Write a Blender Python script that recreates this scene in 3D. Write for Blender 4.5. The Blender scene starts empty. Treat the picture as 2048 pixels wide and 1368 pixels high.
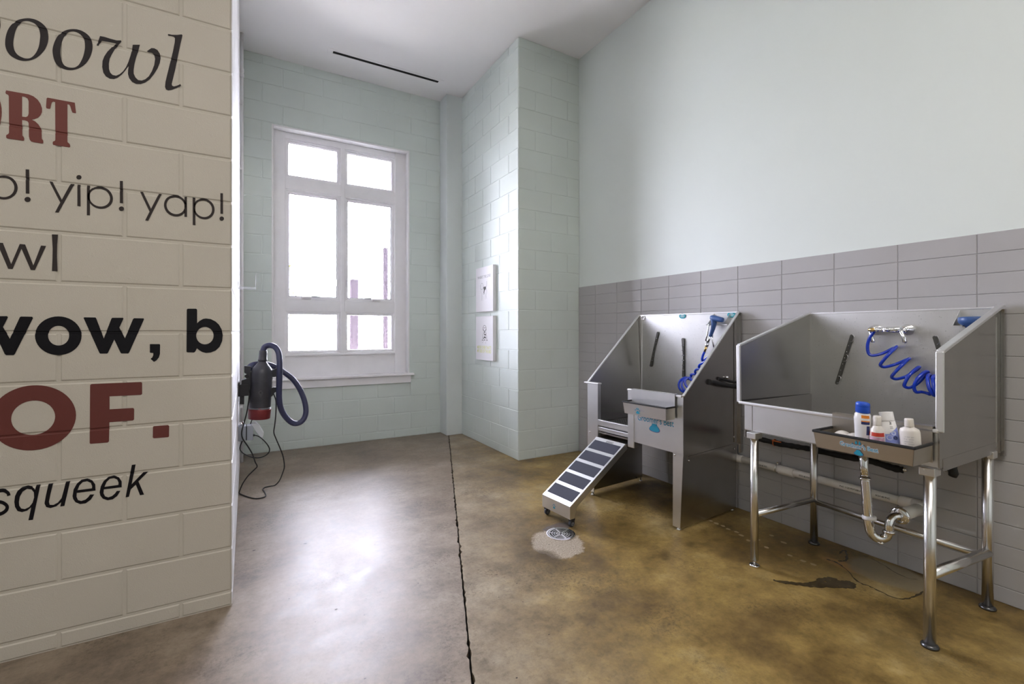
import bpy, bmesh, math, random
from mathutils import Vector, Matrix
from mathutils.geometry import tessellate_polygon
random.seed(7)
S = bpy.context.scene
COL = S.collection
R = math.radians

# ------------------------------------------------------------------ camera, sky, sun, lamps, exposure
FPX, YAW, CY, CAMH = 923.18, 0.5211, 663.59, 1.2921
cd = bpy.data.cameras.new('camera'); cam = bpy.data.objects.new('camera', cd); COL.objects.link(cam)
cam.location = (0, 0, CAMH); cam.rotation_euler = (R(90), 0, -YAW)
cd.sensor_width = 36.0; cd.lens = FPX / 2048 * 36.0; cd.shift_y = -(684 - CY) / 2048
cd.clip_start = 0.05; cd.clip_end = 200
S.camera = cam

w = bpy.data.worlds.new('sky'); S.world = w; w.use_nodes = True
bg = w.node_tree.nodes['Background']
bg.inputs[0].default_value = (0.83, 0.84, 1.0, 1); bg.inputs[1].default_value = 30.0

sd = bpy.data.lights.new('sun', 'SUN'); sd.energy = 560; sd.angle = R(2); sd.color = (1, .95, .88)
sun = bpy.data.objects.new('sun', sd); COL.objects.link(sun)
sun.rotation_euler = Vector((-0.62, 0.0, -0.8)).to_track_quat('-Z', 'Y').to_euler()

pd = bpy.data.lights.new('window_portal', 'AREA'); pd.shape = 'RECTANGLE'; pd.size = 1.5; pd.size_y = 2.8
pd.cycles.is_portal = True
po = bpy.data.objects.new('window_portal', pd); COL.objects.link(po)
po.location = (0.98, 5.88, 2.2); po.rotation_euler = (R(-90), 0, 0)

def ceiling_lamp(name, loc, sx, sy, power, col):
    d = bpy.data.lights.new(name, 'AREA'); d.shape = 'RECTANGLE'; d.size = sx; d.size_y = sy; d.energy = power; d.color = col
    o = bpy.data.objects.new(name, d); COL.objects.link(o); o.location = loc
    return o
ceiling_lamp('ceiling_lamp', (0.6, -0.9, 4.2), 1.6, 1.6, 54, (1, .93, .86))
ceiling_lamp('ceiling_lamp', (-2.2, 0.6, 4.2), 1.6, 1.6, 20, (1, .94, .88))

S.view_settings.view_transform = 'Standard'; S.view_settings.look = 'None'
S.view_settings.exposure = 0.66; S.view_settings.gamma = 1.0
S.view_settings.use_curve_mapping = False

# ------------------------------------------------------------------ measured points: a pixel of the 2048x1368 photo on a known plane
CAMP = Vector((0, 0, CAMH))
def ray(u, v):
    a = (u - 1024) / FPX; b = -(v - CY) / FPX; c, s = math.cos(YAW), math.sin(YAW)
    return Vector((a * c + s, -a * s + c, b))
class Frame:
    """a right-angled frame standing on the floor: a = depth, b = width, z = height"""
    def __init__(self, x, y, deg):
        self.o = Vector((x, y, 0)); self.deg = deg; t = R(deg)
        self.d = Vector((math.cos(t), math.sin(t), 0)); self.w = Vector((-math.sin(t), math.cos(t), 0))
    def hit(self, u, v, n, c):
        o = CAMP - self.o; r = ray(u, v); t = (c - o.dot(n)) / r.dot(n); p = o + r * t
        return Vector((p.dot(self.d), p.dot(self.w), p.z))
    def A(self, u, v, c): return self.hit(u, v, self.d, c)
    def B(self, u, v, c): return self.hit(u, v, self.w, c)
    def Z(self, u, v, c): return self.hit(u, v, Vector((0, 0, 1)), c)
WORLD = Frame(0, 0, 0)
def onX(u, v, c): return WORLD.A(u, v, c)
def onY(u, v, c): return WORLD.B(u, v, c)
def onZ(u, v, c): return WORLD.Z(u, v, c)

# ------------------------------------------------------------------ materials
def srgb(r, g, b):
    f = lambda c: (c / 255 / 12.92) if c <= 10 else ((c / 255 + .055) / 1.055) ** 2.4
    return (f(r), f(g), f(b), 1)
class NT:
    def __init__(self, name):
        self.m = bpy.data.materials.new(name); self.m.use_nodes = True
        self.t = self.m.node_tree; self.b = self.t.nodes['Principled BSDF']
    def n(self, typ, **kw):
        x = self.t.nodes.new(typ)
        for k, v in kw.items():
            if k in ('i',):
                for kk, vv in v.items(): x.inputs[kk].default_value = vv
            else: setattr(x, k, v)
        return x
    def l(self, a, b): self.t.links.new(a, b)
    def coord(self, sc=(1, 1, 1), kind='Object'):
        tc = self.n('ShaderNodeTexCoord'); mp = self.n('ShaderNodeMapping'); mp.inputs['Scale'].default_value = sc
        self.l(tc.outputs[kind], mp.inputs['Vector']); return mp.outputs[0]
    def noise(self, vec, scale, detail=3, rough=.55):
        x = self.n('ShaderNodeTexNoise'); x.inputs['Scale'].default_value = scale
        x.inputs['Detail'].default_value = detail; x.inputs['Roughness'].default_value = rough
        self.l(vec, x.inputs['Vector']); return x.outputs['Fac']
    def ramp(self, fac, stops):
        x = self.n('ShaderNodeValToRGB'); e = x.color_ramp.elements
        while len(e) < len(stops): e.new(.5)
        for k, (p, c) in enumerate(stops):
            e[k].position = p; e[k].color = c if len(c) == 4 else (*c, 1)
        self.l(fac, x.inputs[0]); return x.outputs[0]
    def bump(self, h, strength, dist=.002, prev=None):
        x = self.n('ShaderNodeBump'); x.inputs['Strength'].default_value = strength; x.inputs['Distance'].default_value = dist
        self.l(h, x.inputs['Height'])
        if prev is not None: self.l(prev, x.inputs['Normal'])
        return x.outputs[0]
    def mix(self, fac, a, b, mode='MIX'):
        x = self.n('ShaderNodeMix'); x.data_type = 'RGBA'; x.blend_type = mode
        for v, s in ((fac, x.inputs[0]), (a, x.inputs[6]), (b, x.inputs[7])):
            if hasattr(v, 'is_output'): self.l(v, s)
            else: s.default_value = v
        return x.outputs[2]
    def math(self, op, a, b=0.0, c=0.0):
        x = self.n('ShaderNodeMath'); x.operation = op
        for v, s in ((a, x.inputs[0]), (b, x.inputs[1]), (c, x.inputs[2])):
            if hasattr(v, 'is_output'): self.l(v, s)
            else: s.default_value = v
        return x.outputs[0]
def setp(b, **k):
    for kk, v in k.items(): b.inputs[kk.replace('_', ' ')].default_value = v
def plain(name, col, rough=.5, metal=0.0, noise=0.0, nscale=60, bump=0.0, coat=0.0):
    m = NT(name); setp(m.b, Base_Color=col, Roughness=rough, Metallic=metal)
    if coat: m.b.inputs['Coat Weight'].default_value = coat
    if noise or bump:
        v = m.coord(); f = m.noise(v, nscale)
        if noise:
            k = [c * (1 - noise) for c in col[:3]] + [1]; kk = [min(1, c * (1 + noise)) for c in col[:3]] + [1]
            m.l(m.ramp(f, [(.3, k), (.7, kk)]), m.b.inputs['Base Color'])
        if bump: m.l(m.bump(f, bump), m.b.inputs['Normal'])
    return m.m
def block_paint(name, col, bump=.35):
    m = NT(name); setp(m.b, Roughness=.55)
    g = m.n('ShaderNodeNewGeometry'); v = g.outputs['Position']
    big = m.noise(v, 1.3, 2); a = [c * .96 for c in col[:3]]; b = [min(1, c * 1.03) for c in col[:3]]
    m.l(m.ramp(big, [(.35, a), (.65, b)]), m.b.inputs['Base Color'])
    f1 = m.noise(v, 260, 3); f2 = m.noise(v, 45, 4, .7)
    pits = m.ramp(f2, [(.60, (0, 0, 0)), (.72, (1, 1, 1))])
    bm = m.bump(f1, bump, .0012); bm = m.bump(pits, .25, .002, bm)
    m.l(bm, m.b.inputs['Normal']); return m.m
def steel(name, base=(.62, .615, .60), rough=.30, streak=(60, 60, 3), spots=0.0):
    m = NT(name); setp(m.b, Metallic=1.0)
    f = m.noise(m.coord(streak), 6, 4, .6)
    big = m.noise(m.coord(), 4, 3)
    m.l(m.ramp(big, [(.3, [c * .9 for c in base]), (.7, base)]), m.b.inputs['Base Color'])
    r = m.n('ShaderNodeMapRange'); r.inputs['To Min'].default_value = rough - .012; r.inputs['To Max'].default_value = rough + .018
    m.l(f, r.inputs['Value']); m.l(r.outputs[0], m.b.inputs['Roughness'])
    b = m.bump(f, .004, .001)
    if spots:
        sp = m.ramp(m.noise(m.coord(), 110, 1), [(.70, (0, 0, 0)), (.74, (1, 1, 1))])
        b = m.bump(sp, spots, .001, b)
        m.l(m.mix(m.math('MULTIPLY', sp, .35), m.ramp(big, [(.3, [c * .9 for c in base]), (.7, base)]), (.12, .11, .10, 1)), m.b.inputs['Base Color'])
    m.l(b, m.b.inputs['Normal']); return m.m

M = {}
M['mint_block'] = block_paint('mint_block_paint', (.645, .71, .675, 1), .3)
M['window_lit_block'] = block_paint('window_lit_block_paint', (.80, .79, .81, 1), .2)  # grazing window light on the end face, put into a whiter colour
M['warm_lit_block'] = block_paint('warm_lit_block_paint', (.545, .505, .445, 1), .5)  # warm light falling on the lettered wall is put into this colour
M['mint_wall'] = plain('mint_wall_paint', (.69, .748, .725, 1), .5, noise=.015, nscale=1.5)
M['ceiling'] = plain('white_ceiling_paint', (.90, .89, .89, 1), .6, noise=.01, nscale=2)
M['white'] = plain('white_gloss_paint', (.87, .86, .88, 1), .28, noise=.02, nscale=8)
M['plaster'] = plain('rough_white_plaster', (.82, .82, .82, 1), .6, bump=.2, nscale=120)
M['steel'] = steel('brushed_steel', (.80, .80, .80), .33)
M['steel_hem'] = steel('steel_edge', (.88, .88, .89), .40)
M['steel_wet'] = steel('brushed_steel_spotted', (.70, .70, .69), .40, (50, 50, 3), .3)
M['steel_dark'] = steel('brushed_steel_shaded', (.50, .485, .475), .26, (60, 60, 3))  # same stainless; the darker reflection on the sides is put into the colour
M['steel_tube'] = plain('steel_tube', (.74, .735, .74, 1), .25, 1.0)
M['steel_tray'] = steel('steel_tray', (.58, .54, .48), .3, (3, 60, 60))
M['chrome'] = plain('chrome', (.80, .80, .82, 1), .06, 1.0)
M['brass'] = plain('brass', (.62, .42, .16, 1), .25, 1.0)
M['black_plastic'] = plain('black_plastic', (.018, .018, .022, 1), .42, bump=.1, nscale=300)
M['dryer'] = plain('dark_grey_plastic', (.046, .046, .056, 1), .34, noise=.2, nscale=9)
M['hose_grey'] = plain('navy_grey_hose', (.036, .040, .095, 1), .38)
M['black_rubber'] = plain('black_rubber', (.012, .012, .014, 1), .55)
M['foam'] = plain('black_foam', (.008, .008, .009, 1), .8, bump=.6, nscale=70)
M['red_plastic'] = plain('dark_red_plastic', (.20, .022, .026, 1), .35)
M['blue_hose'] = plain('blue_hose', (.008, .045, .52, 1), .16, coat=.4)
M['blue_grip'] = plain('blue_grip', (.035, .09, .26, 1), .38)
M['blue_cap'] = plain('blue_cap', (.012, .075, .50, 1), .3)
M['grip'] = plain('dark_grip_tape', (.022, .025, .044, 1), .75, noise=.6, nscale=500, bump=.5)
M['white_plastic'] = plain('white_plastic', (.80, .79, .80, 1), .3)
M['off_white'] = plain('off_white_plastic', (.72, .68, .64, 1), .35)
M['orange'] = plain('orange_label', (.80, .25, .03, 1), .4)
M['orange_tie'] = plain('orange_tie', (.55, .12, .02, 1), .45)
M['navy'] = plain('navy_label', (.03, .045, .16, 1), .4)
M['red_label'] = plain('red_label', (.55, .05, .03, 1), .4)
M['pink_label'] = plain('pink_label', (.62, .38, .50, 1), .4, noise=.25, nscale=90)
M['lilac'] = plain('lilac_label', (.26, .32, .72, 1), .35, noise=.12, nscale=50)
M['pale_lilac'] = plain('pale_lilac_dot', (.55, .60, .80, 1), .35)
M['grey_print'] = plain('grey_print', (.30, .30, .31, 1), .5)
M['faint_print'] = plain('faint_print', (.58, .57, .66, 1), .5)
M['teal'] = plain('teal_print', (.02, .30, .46, 1), .4)
M['teal_sticker'] = plain('teal_sticker', (.02, .33, .42, 1), .35)
M['purple_print'] = plain('purple_print', (.10, .05, .22, 1), .4)
M['pink_edge'] = plain('white_print', (.80, .72, .76, 1), .4)
M['charcoal_vinyl'] = plain('charcoal_vinyl', (.030, .025, .028, 1), .45)
M['warm_grey_vinyl'] = plain('warm_grey_vinyl', (.042, .034, .034, 1), .45)
M['black_vinyl'] = plain('black_vinyl', (.010, .009, .012, 1), .22)
M['red_vinyl'] = plain('brick_red_vinyl', (.155, .032, .024, 1), .45)
M['dark_red_vinyl'] = plain('dark_red_vinyl', (.125, .026, .021, 1), .4)
for k in ('charcoal_vinyl', 'warm_grey_vinyl', 'black_vinyl'): M[k].node_tree.nodes['Principled BSDF'].inputs['Specular IOR Level'].default_value = .15
M['pvc'] = plain('white_pvc', (.88, .85, .80, 1), .3)
M['foot_dark'] = plain('dark_foot', (.10, .10, .105, 1), .25, .8)
M['outlet_grey'] = plain('grey_metal_box', (.34, .37, .43, 1), .4)
M['canvas'] = plain('white_canvas', (.82, .81, .84, 1), .7, bump=.15, nscale=400)
M['canvas_edge'] = plain('canvas_edge', (.70, .69, .72, 1), .7)
M['ink'] = plain('black_ink', (.03, .03, .03, 1), .6)
M['soft_ink'] = plain('grey_ink', (.32, .32, .33, 1), .6)
M['yellow_ink'] = plain('yellow_green_ink', (.72, .74, .28, 1), .6)
M['dark_gap'] = plain('dark_gap', (.006, .006, .006, 1), .9)
M['wood_post'] = plain('weathered_wood', (.0085, .0072, .0098, 1), .8, noise=.5, nscale=30)
M['leaf'] = plain('pale_leaf', (.022, .022, .002, 1), .5)
M['bark'] = plain('bark', (.20, .15, .10, 1), .8)
M['concrete_out'] = plain('pale_concrete', (.72, .70, .66, 1), .8, noise=.08, nscale=3)
M['mortar_mint'] = M['mint_block']; M['mortar_warm_lit'] = M['warm_lit_block']

def glass_mat(name, tint=(1, 1, 1, 1), amount=.06):
    m = NT(name); t = m.t; out = [n for n in t.nodes if n.type == 'OUTPUT_MATERIAL'][0]
    tr = m.n('ShaderNodeBsdfTransparent'); tr.inputs[0].default_value = tint
    gl = m.n('ShaderNodeBsdfGlossy'); gl.inputs['Roughness'].default_value = .02
    fr = m.n('ShaderNodeFresnel'); fr.inputs[0].default_value = 1.45
    mx = m.n('ShaderNodeMixShader'); m.l(fr.outputs[0], mx.inputs[0]); m.l(tr.outputs[0], mx.inputs[1]); m.l(gl.outputs[0], mx.inputs[2])
    m.l(mx.outputs[0], out.inputs[0]); t.nodes.remove(m.b); return m.m
M['glass'] = glass_mat('window_glass')
def clear_plastic():
    m = NT('clear_plastic'); t = m.t; out = [n for n in t.nodes if n.type == 'OUTPUT_MATERIAL'][0]
    setp(m.b, Base_Color=(.85, .87, .92, 1), Roughness=.12)
    tr = m.n('ShaderNodeBsdfTransparent'); mx = m.n('ShaderNodeMixShader'); mx.inputs[0].default_value = .45
    m.l(tr.outputs[0], mx.inputs[1]); m.l(m.b.outputs[0], mx.inputs[2]); m.l(mx.outputs[0], out.inputs[0]); return m.m
M['clear_plastic'] = clear_plastic()

def tile_mat():
    m = NT('grey_glazed_tile')
    v = m.coord((1, 1, 1), 'Object'); g = m.n('ShaderNodeNewGeometry').outputs['Position']
    mp = m.n('ShaderNodeMapping'); mp.inputs['Scale'].default_value = (1, 6, 260); m.l(g, mp.inputs['Vector'])
    lin = m.noise(mp.outputs[0], 1.0, 2)
    big = m.noise(g, 2.0, 2)
    m.l(m.ramp(big, [(.3, (.40, .395, .40)), (.7, (.43, .425, .43))]), m.b.inputs['Base Color'])
    setp(m.b, Roughness=.085)
    m.l(m.bump(lin, .07, .0008), m.b.inputs['Normal']); return m.m
M['tile'] = tile_mat()
M['grout'] = plain('grey_grout', (.36, .355, .36, 1), .7)

def floor_mat():
    m = NT('stained_concrete'); g = m.n('ShaderNodeNewGeometry').outputs['Position']
    sep = m.n('ShaderNodeSeparateXYZ'); m.l(g, sep.inputs[0]); X, Y = sep.outputs[0], sep.outputs[1]
    n1 = m.noise(g, 1.5, 6, .68); n2 = m.noise(g, 5.2, 9, .80); n3 = m.noise(g, 34, 6, .8); n4 = m.noise(g, 150, 2)
    ochre = m.ramp(n1, [(.30, (.080, .050, .016)), (.43, (.175, .115, .036)), (.55, (.29, .200, .064)), (.68, (.40, .31, .145))])
    grey = m.ramp(n1, [(.32, (.11, .082, .052)), (.5, (.24, .188, .125)), (.68, (.35, .295, .22))])
    jx = m.math('SUBTRACT', X, m.math('ADD', m.math('MULTIPLY', Y, .3815), .1295))
    mr = m.n('ShaderNodeMapRange'); mr.interpolation_type = 'SMOOTHSTEP'; mr.inputs['From Min'].default_value = .0; mr.inputs['From Max'].default_value = 1.0
    m.l(m.math('ADD', jx, m.math('MULTIPLY', m.math('SUBTRACT', n2, .5), .9)), mr.inputs['Value'])
    c = m.mix(mr.outputs[0], grey, ochre)                     # the acid stain is greyer towards the joint
    left = m.math('LESS_THAN', jx, 0.0)
    c = m.mix(m.math('MULTIPLY', left, .45), c, (.20, .160, .142, 1))  # greyish reflection on the left slab, put into its colour
    mott = m.ramp(n2, [(.30, (.40, .36, .32)), (.44, (.80, .78, .75)), (.55, (1.05, 1.04, 1.02)), (.72, (1.35, 1.36, 1.42))])
    c = m.mix(.9, c, mott, 'MULTIPLY')
    fine = m.ramp(n3, [(.30, (.45, .42, .40)), (.46, (.95, .95, .95)), (.58, (1.05, 1.05, 1.05)), (.75, (1.35, 1.35, 1.38))])
    c = m.mix(.6, c, fine, 'MULTIPLY')
    # dark worn speckle gathered in patches, and pale scuffs
    area = m.ramp(m.noise(g, 2.2, 4, .6), [(.50, (0, 0, 0)), (.62, (1, 1, 1))])
    spk = m.ramp(m.noise(g, 60, 4, .8), [(.50, (0, 0, 0)), (.60, (1, 1, 1))])
    c = m.mix(m.math('MULTIPLY', m.math('MULTIPLY', area, spk), .55), c, (.055, .036, .016, 1))
    scuff = m.ramp(m.noise(g, 13, 8, .85), [(.63, (0, 0, 0)), (.72, (1, 1, 1))])
    c = m.mix(m.math('MULTIPLY', scuff, .45), c, (.50, .45, .38, 1))
    def blob(cx, cy, rx, ry, col, soft, amt, wob=.35, scale=9, rot=0.0):
        nonlocal c
        ex, ey = m.math('SUBTRACT', X, cx), m.math('SUBTRACT', Y, cy)
        cr, sr = math.cos(rot), math.sin(rot)
        dx = m.math('DIVIDE', m.math('ADD', m.math('MULTIPLY', ex, cr), m.math('MULTIPLY', ey, sr)), rx)
        dy = m.math('DIVIDE', m.math('SUBTRACT', m.math('MULTIPLY', ey, cr), m.math('MULTIPLY', ex, sr)), ry)
        d = m.math('SQRT', m.math('ADD', m.math('MULTIPLY', dx, dx), m.math('MULTIPLY', dy, dy)))
        d = m.math('ADD', d, m.math('MULTIPLY', m.math('SUBTRACT', m.noise(g, scale, 6, .75), .5), wob * 2))
        f = m.ramp(d, [(1 - soft, (1, 1, 1)), (1.0, (0, 0, 0))])
        c = m.mix(m.math('MULTIPLY', f, amt), c, col)
        return f
    grit = m.ramp(m.noise(g, 120, 3, .8), [(.35, (.24, .195, .15)), (.55, (.43, .37, .295)), (.7, (.62, .555, .47))])
    patch = blob(1.655, 2.315, .165, .205, grit, .12, .85, .45, 8, -.5)              # bare patch round the drain
    blob(1.79, 2.50, .13, .05, (.085, .070, .070, 1), .12, .8, .4, 14)                # dark mark behind it
    p = onZ(1096, 1112, 0); blob(p.x, p.y, .07, .11, (.075, .050, .024, 1), .5, .75, .6, 16)
    p = onZ(1690, 1132, 0); blob(p.x, p.y, .05, .14, (.42, .24, .09, 1), .25, .7, .4, 9)   # rust-coloured stain under the sink
    p = onZ(1775, 1148, 0); blob(p.x, p.y, .15, .20, (.25, .215, .145, 1), .15, .75, .3, 6)
    p = onZ(1800, 1290, 0); blob(p.x, p.y, .2, .3, (.07, .045, .015, 1), .7, .4, .5, 6)
    p = onZ(1560, 1230, 0); blob(p.x, p.y, .25, .12, (.085, .052, .018, 1), .7, .55, .5, 7)
    m.l(c, m.b.inputs['Base Color']); m.b.inputs['Specular IOR Level'].default_value = .36
    rr = m.ramp(n2, [(.3, (.34, .34, .34)), (.7, (.50, .50, .50))])
    rr = m.mix(m.math('MULTIPLY', patch, .9), rr, (.85, .85, .85, 1))
    m.l(rr, m.b.inputs['Roughness'])
    bmp = m.bump(n3, .14, .002); bmp = m.bump(n4, .10, .001, bmp)
    bmp = m.bump(m.math('MULTIPLY', m.noise(g, 190, 2), patch), .7, .004, bmp)
    m.l(bmp, m.b.inputs['Normal']); return m.m
M['floor'] = floor_mat()
M['wet'] = plain('wet_dark_concrete', (.052, .036, .015, 1), .2, noise=.55, nscale=40)

# ------------------------------------------------------------------ mesh helpers
class MB:
    def __init__(s): s.v = []; s.f = []; s.sm = []
    def add(s, vs, fs, smooth=False):
        k = len(s.v); s.v += [Vector(p) for p in vs]; s.f += [tuple(i + k for i in f) for f in fs]; s.sm += [smooth] * len(fs); return s
    def box(s, x0, x1, y0, y1, z0, z1):
        if x0 > x1: x0, x1 = x1, x0
        if y0 > y1: y0, y1 = y1, y0
        if z0 > z1: z0, z1 = z1, z0
        return s.add([(x, y, z) for z in (z0, z1) for y in (y0, y1) for x in (x0, x1)],
                     [(0, 2, 3, 1), (4, 5, 7, 6), (0, 1, 5, 4), (2, 6, 7, 3), (0, 4, 6, 2), (1, 3, 7, 5)])
    def prism(s, pts, vec):
        """polygon of 3D points pushed along vec"""
        pts = [Vector(p) for p in pts]; vec = Vector(vec); n = len(pts)
        nn = Vector((0, 0, 0))
        for i in range(n): nn += pts[i].cross(pts[(i + 1) % n])
        if nn.dot(vec) < 0: pts.reverse()
        tri = tessellate_polygon([pts])
        nn = -nn if nn.dot(vec) < 0 else nn
        vs = pts + [p + vec for p in pts]; fs = []
        for t in tri:
            a, b, c = t
            if (pts[b] - pts[a]).cross(pts[c] - pts[a]).dot(vec) < 0: a, b, c = a, c, b
            fs.append((a, c, b)); fs.append((a + n, b + n, c + n))
        for i in range(n): j = (i + 1) % n; fs.append((i, j, j + n, i + n))
        if n == 4:
            fs = [f for f in fs if len(f) == 4] + [(3, 2, 1, 0), (4, 5, 6, 7)]
        return s.add(vs, fs)
    def quadprism(s, pts, vec): return s.prism(pts, vec)
    def tube(s, path, r, n=12, caps=True, smooth=True, radii=None):
        path = [Vector(p) for p in path]; m = len(path)
        T = []
        for i in range(m):
            t = (path[min(i + 1, m - 1)] - path[max(i - 1, 0)])
            T.append(t.normalized() if t.length > 1e-9 else Vector((0, 0, 1)))
        u = T[0].orthogonal().normalized(); vs = []
        for i in range(m):
            u = (u - T[i] * u.dot(T[i])); u = u.normalized() if u.length > 1e-6 else T[i].orthogonal().normalized()
            vv = T[i].cross(u); rr = radii[i] if radii else r
            for k in range(n):
                a = 2 * math.pi * k / n; vs.append(path[i] + (u * math.cos(a) + vv * math.sin(a)) * rr)
        fs = [(i * n + k, i * n + (k + 1) % n, (i + 1) * n + (k + 1) % n, (i + 1) * n + k) for i in range(m - 1) for k in range(n)]
        s.add(vs, fs, smooth)
        if caps:
            b = len(s.v) - len(vs)
            s.f.append(tuple(b + k for k in reversed(range(n)))); s.sm.append(False)
            s.f.append(tuple(b + (m - 1) * n + k for k in range(n))); s.sm.append(False)
        return s
    def cyl(s, p0, p1, r0, r1=None, n=16):
        return s.tube([p0, p1], r0, n, True, True, [r0, r0 if r1 is None else r1])
    def lathe(s, prof, o=(0, 0, 0), ax=(0, 0, 1), n=24, sx=1.0, sy=1.0, smooth=True, u=None):
        """prof = [(radius, height)...] turned about ax"""
        o = Vector(o); ax = Vector(ax).normalized()
        u = (Vector(u) if u else ax.orthogonal()).normalized(); u = (u - ax * u.dot(ax)).normalized(); v = ax.cross(u); vs = []
        for r, h in prof:
            for k in range(n):
                a = 2 * math.pi * k / n; vs.append(o + ax * h + u * (r * sx * math.cos(a)) + v * (r * sy * math.sin(a)))
        m = len(prof)
        s.add(vs, [(i * n + k, i * n + (k + 1) % n, (i + 1) * n + (k + 1) % n, (i + 1) * n + k) for i in range(m - 1) for k in range(n)], smooth)
        b = len(s.v) - len(vs)
        s.f.append(tuple(b + k for k in reversed(range(n)))); s.sm.append(False)
        s.f.append(tuple(b + (m - 1) * n + k for k in range(n))); s.sm.append(False)
        return s
    def flat(s, loops, fn, thick=0.0, nrm=None):
        """2D loops (first = outline, others = holes) mapped by fn to 3D; thin plate when thick"""
        pts = [[Vector(fn(*p)) for p in lp] for lp in loops]
        tri = tessellate_polygon(pts); flatp = [p for lp in pts for p in lp]
        nrm = Vector(nrm).normalized(); fs = []
        for a, b, c in tri:
            if (flatp[b] - flatp[a]).cross(flatp[c] - flatp[a]).dot(nrm) < 0: b, c = c, b
            fs.append((a, b, c))
        n = len(flatp)
        if thick:
            vs = [p + nrm * thick for p in flatp] + flatp
            off = 0
            for lp in pts:
                k = len(lp)
                for i in range(k): fs.append((off + i, off + (i + 1) % k, off + (i + 1) % k + n, off + i + n))
                off += k
            s.add(vs, fs)
        else: s.add(flatp, fs)
        return s
    def mesh(s, name):
        me = bpy.data.meshes.new(name); me.from_pydata([tuple(p) for p in s.v], [], s.f); me.polygons.foreach_set('use_smooth', s.sm)
        me.update(); return me

def ellipse(cx, cy, rx, ry, n=40, shear=0.0, rot=0.0):
    out = []
    for k in range(n):
        a = 2 * math.pi * k / n; x, y = rx * math.cos(a), ry * math.sin(a)
        c, s_ = math.cos(rot), math.sin(rot); X, Y = x * c - y * s_, x * s_ + y * c
        out.append((cx + X, cy + Y + shear * X))
    return out
def smooth_loop(pts, k=4):
    n = len(pts); out = []
    for i in range(n):
        p0, p1, p2, p3 = (Vector(pts[(i + j - 1) % n]).to_2d() for j in range(4))
        for q in range(k):
            t = q / k
            out.append(tuple(.5 * ((2 * p1) + (p2 - p0) * t + (2 * p0 - 5 * p1 + 4 * p2 - p3) * t * t + (3 * p1 - p0 - 3 * p2 + p3) * t ** 3)))
    return out
def spline(pts, k=8):
    pts = [Vector(p) for p in pts]; n = len(pts); out = []
    for i in range(n - 1):
        p0, p1, p2, p3 = pts[max(i - 1, 0)], pts[i], pts[i + 1], pts[min(i + 2, n - 1)]
        for q in range(k):
            t = q / k
            out.append(.5 * ((2 * p1) + (p2 - p0) * t + (2 * p0 - 5 * p1 + 4 * p2 - p3) * t * t + (3 * p1 - p0 - 3 * p2 + p3) * t ** 3))
    out.append(pts[-1]); return out

# ------------------------------------------------------------------ objects
def props(o, label=None, cat=None, group=None, kind=None):
    if label: o['label'] = label
    if cat: o['category'] = cat
    if group: o['group'] = group
    if kind: o['kind'] = kind
    return o
def link(name, me, mat, parent=None, bevel=0.0, seg=2):
    if mat is not None and not me.materials: me.materials.append(mat)
    o = bpy.data.objects.new(name, me); COL.objects.link(o)
    if parent is not None: o.parent = parent
    if bevel:
        b = o.modifiers.new('bevel', 'BEVEL'); b.width = bevel; b.segments = seg; b.limit_method = 'ANGLE'; b.angle_limit = R(40)
        b.harden_normals = False
    return o
def obj(name, mb, mat, parent=None, bevel=0.0, seg=2, label=None, kind=None, recentre=None):
    if recentre is None: recentre = parent is None and kind != 'structure'
    off = None
    if recentre and mb.v:
        xs = [p.x for p in mb.v]; ys = [p.y for p in mb.v]; zs = [p.z for p in mb.v]
        off = Vector(((min(xs) + max(xs)) / 2, (min(ys) + max(ys)) / 2, min(zs)))
        mb.v = [p - off for p in mb.v]
    o = link(name, mb.mesh(name), M[mat] if isinstance(mat, str) else mat, parent, bevel, seg)
    if off is not None: o.location = off
    return props(o, label, None, None, kind)
def thing(name, label, cat, loc=(0, 0, 0), deg=0, group=None):
    o = bpy.data.objects.new(name, None); COL.objects.link(o); o.location = loc; o.rotation_euler = (0, 0, R(deg))
    o.empty_display_size = .1
    return props(o, label, cat, group)
def copy_tree(o, parent=None):
    c = o.copy(); COL.objects.link(c)
    if parent is not None: c.parent = parent
    for ch in [x for x in bpy.data.objects if x.parent == o and x != c]: copy_tree(ch, c)
    return c
def text_into(mb, body, fn, nrm, size, width=None, bold=0.0, shear=0.0, thick=.0003):
    """letters of the built-in font: fn(x, y) -> 3D; x runs 0..width"""
    cu = bpy.data.curves.new('lettering', 'FONT'); cu.body = body; cu.size = size; cu.offset = bold; cu.shear = shear
    cu.align_x = 'CENTER'; cu.align_y = 'CENTER'; cu.resolution_u = 3
    t = bpy.data.objects.new('lettering', cu); COL.objects.link(t); bpy.context.view_layer.update()
    me = bpy.data.meshes.new_from_object(t.evaluated_get(bpy.context.evaluated_depsgraph_get()))
    xs = [q.co.x for q in me.vertices] or [0, 1]; k = 1.0
    if width: k = width / max(1e-6, max(xs) - min(xs))
    nrm = Vector(nrm).normalized()
    vs = [Vector(fn(q.co.x * k, q.co.y)) + nrm * thick for q in me.vertices]; fs = []
    for p in me.polygons:
        f = list(p.vertices)
        if (vs[f[1]] - vs[f[0]]).cross(vs[f[2]] - vs[f[0]]).dot(nrm) < 0: f.reverse()
        fs.append(tuple(f))
    mb.add(vs, fs)
    bpy.data.objects.remove(t); bpy.data.curves.remove(cu); bpy.data.meshes.remove(me)

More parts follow.
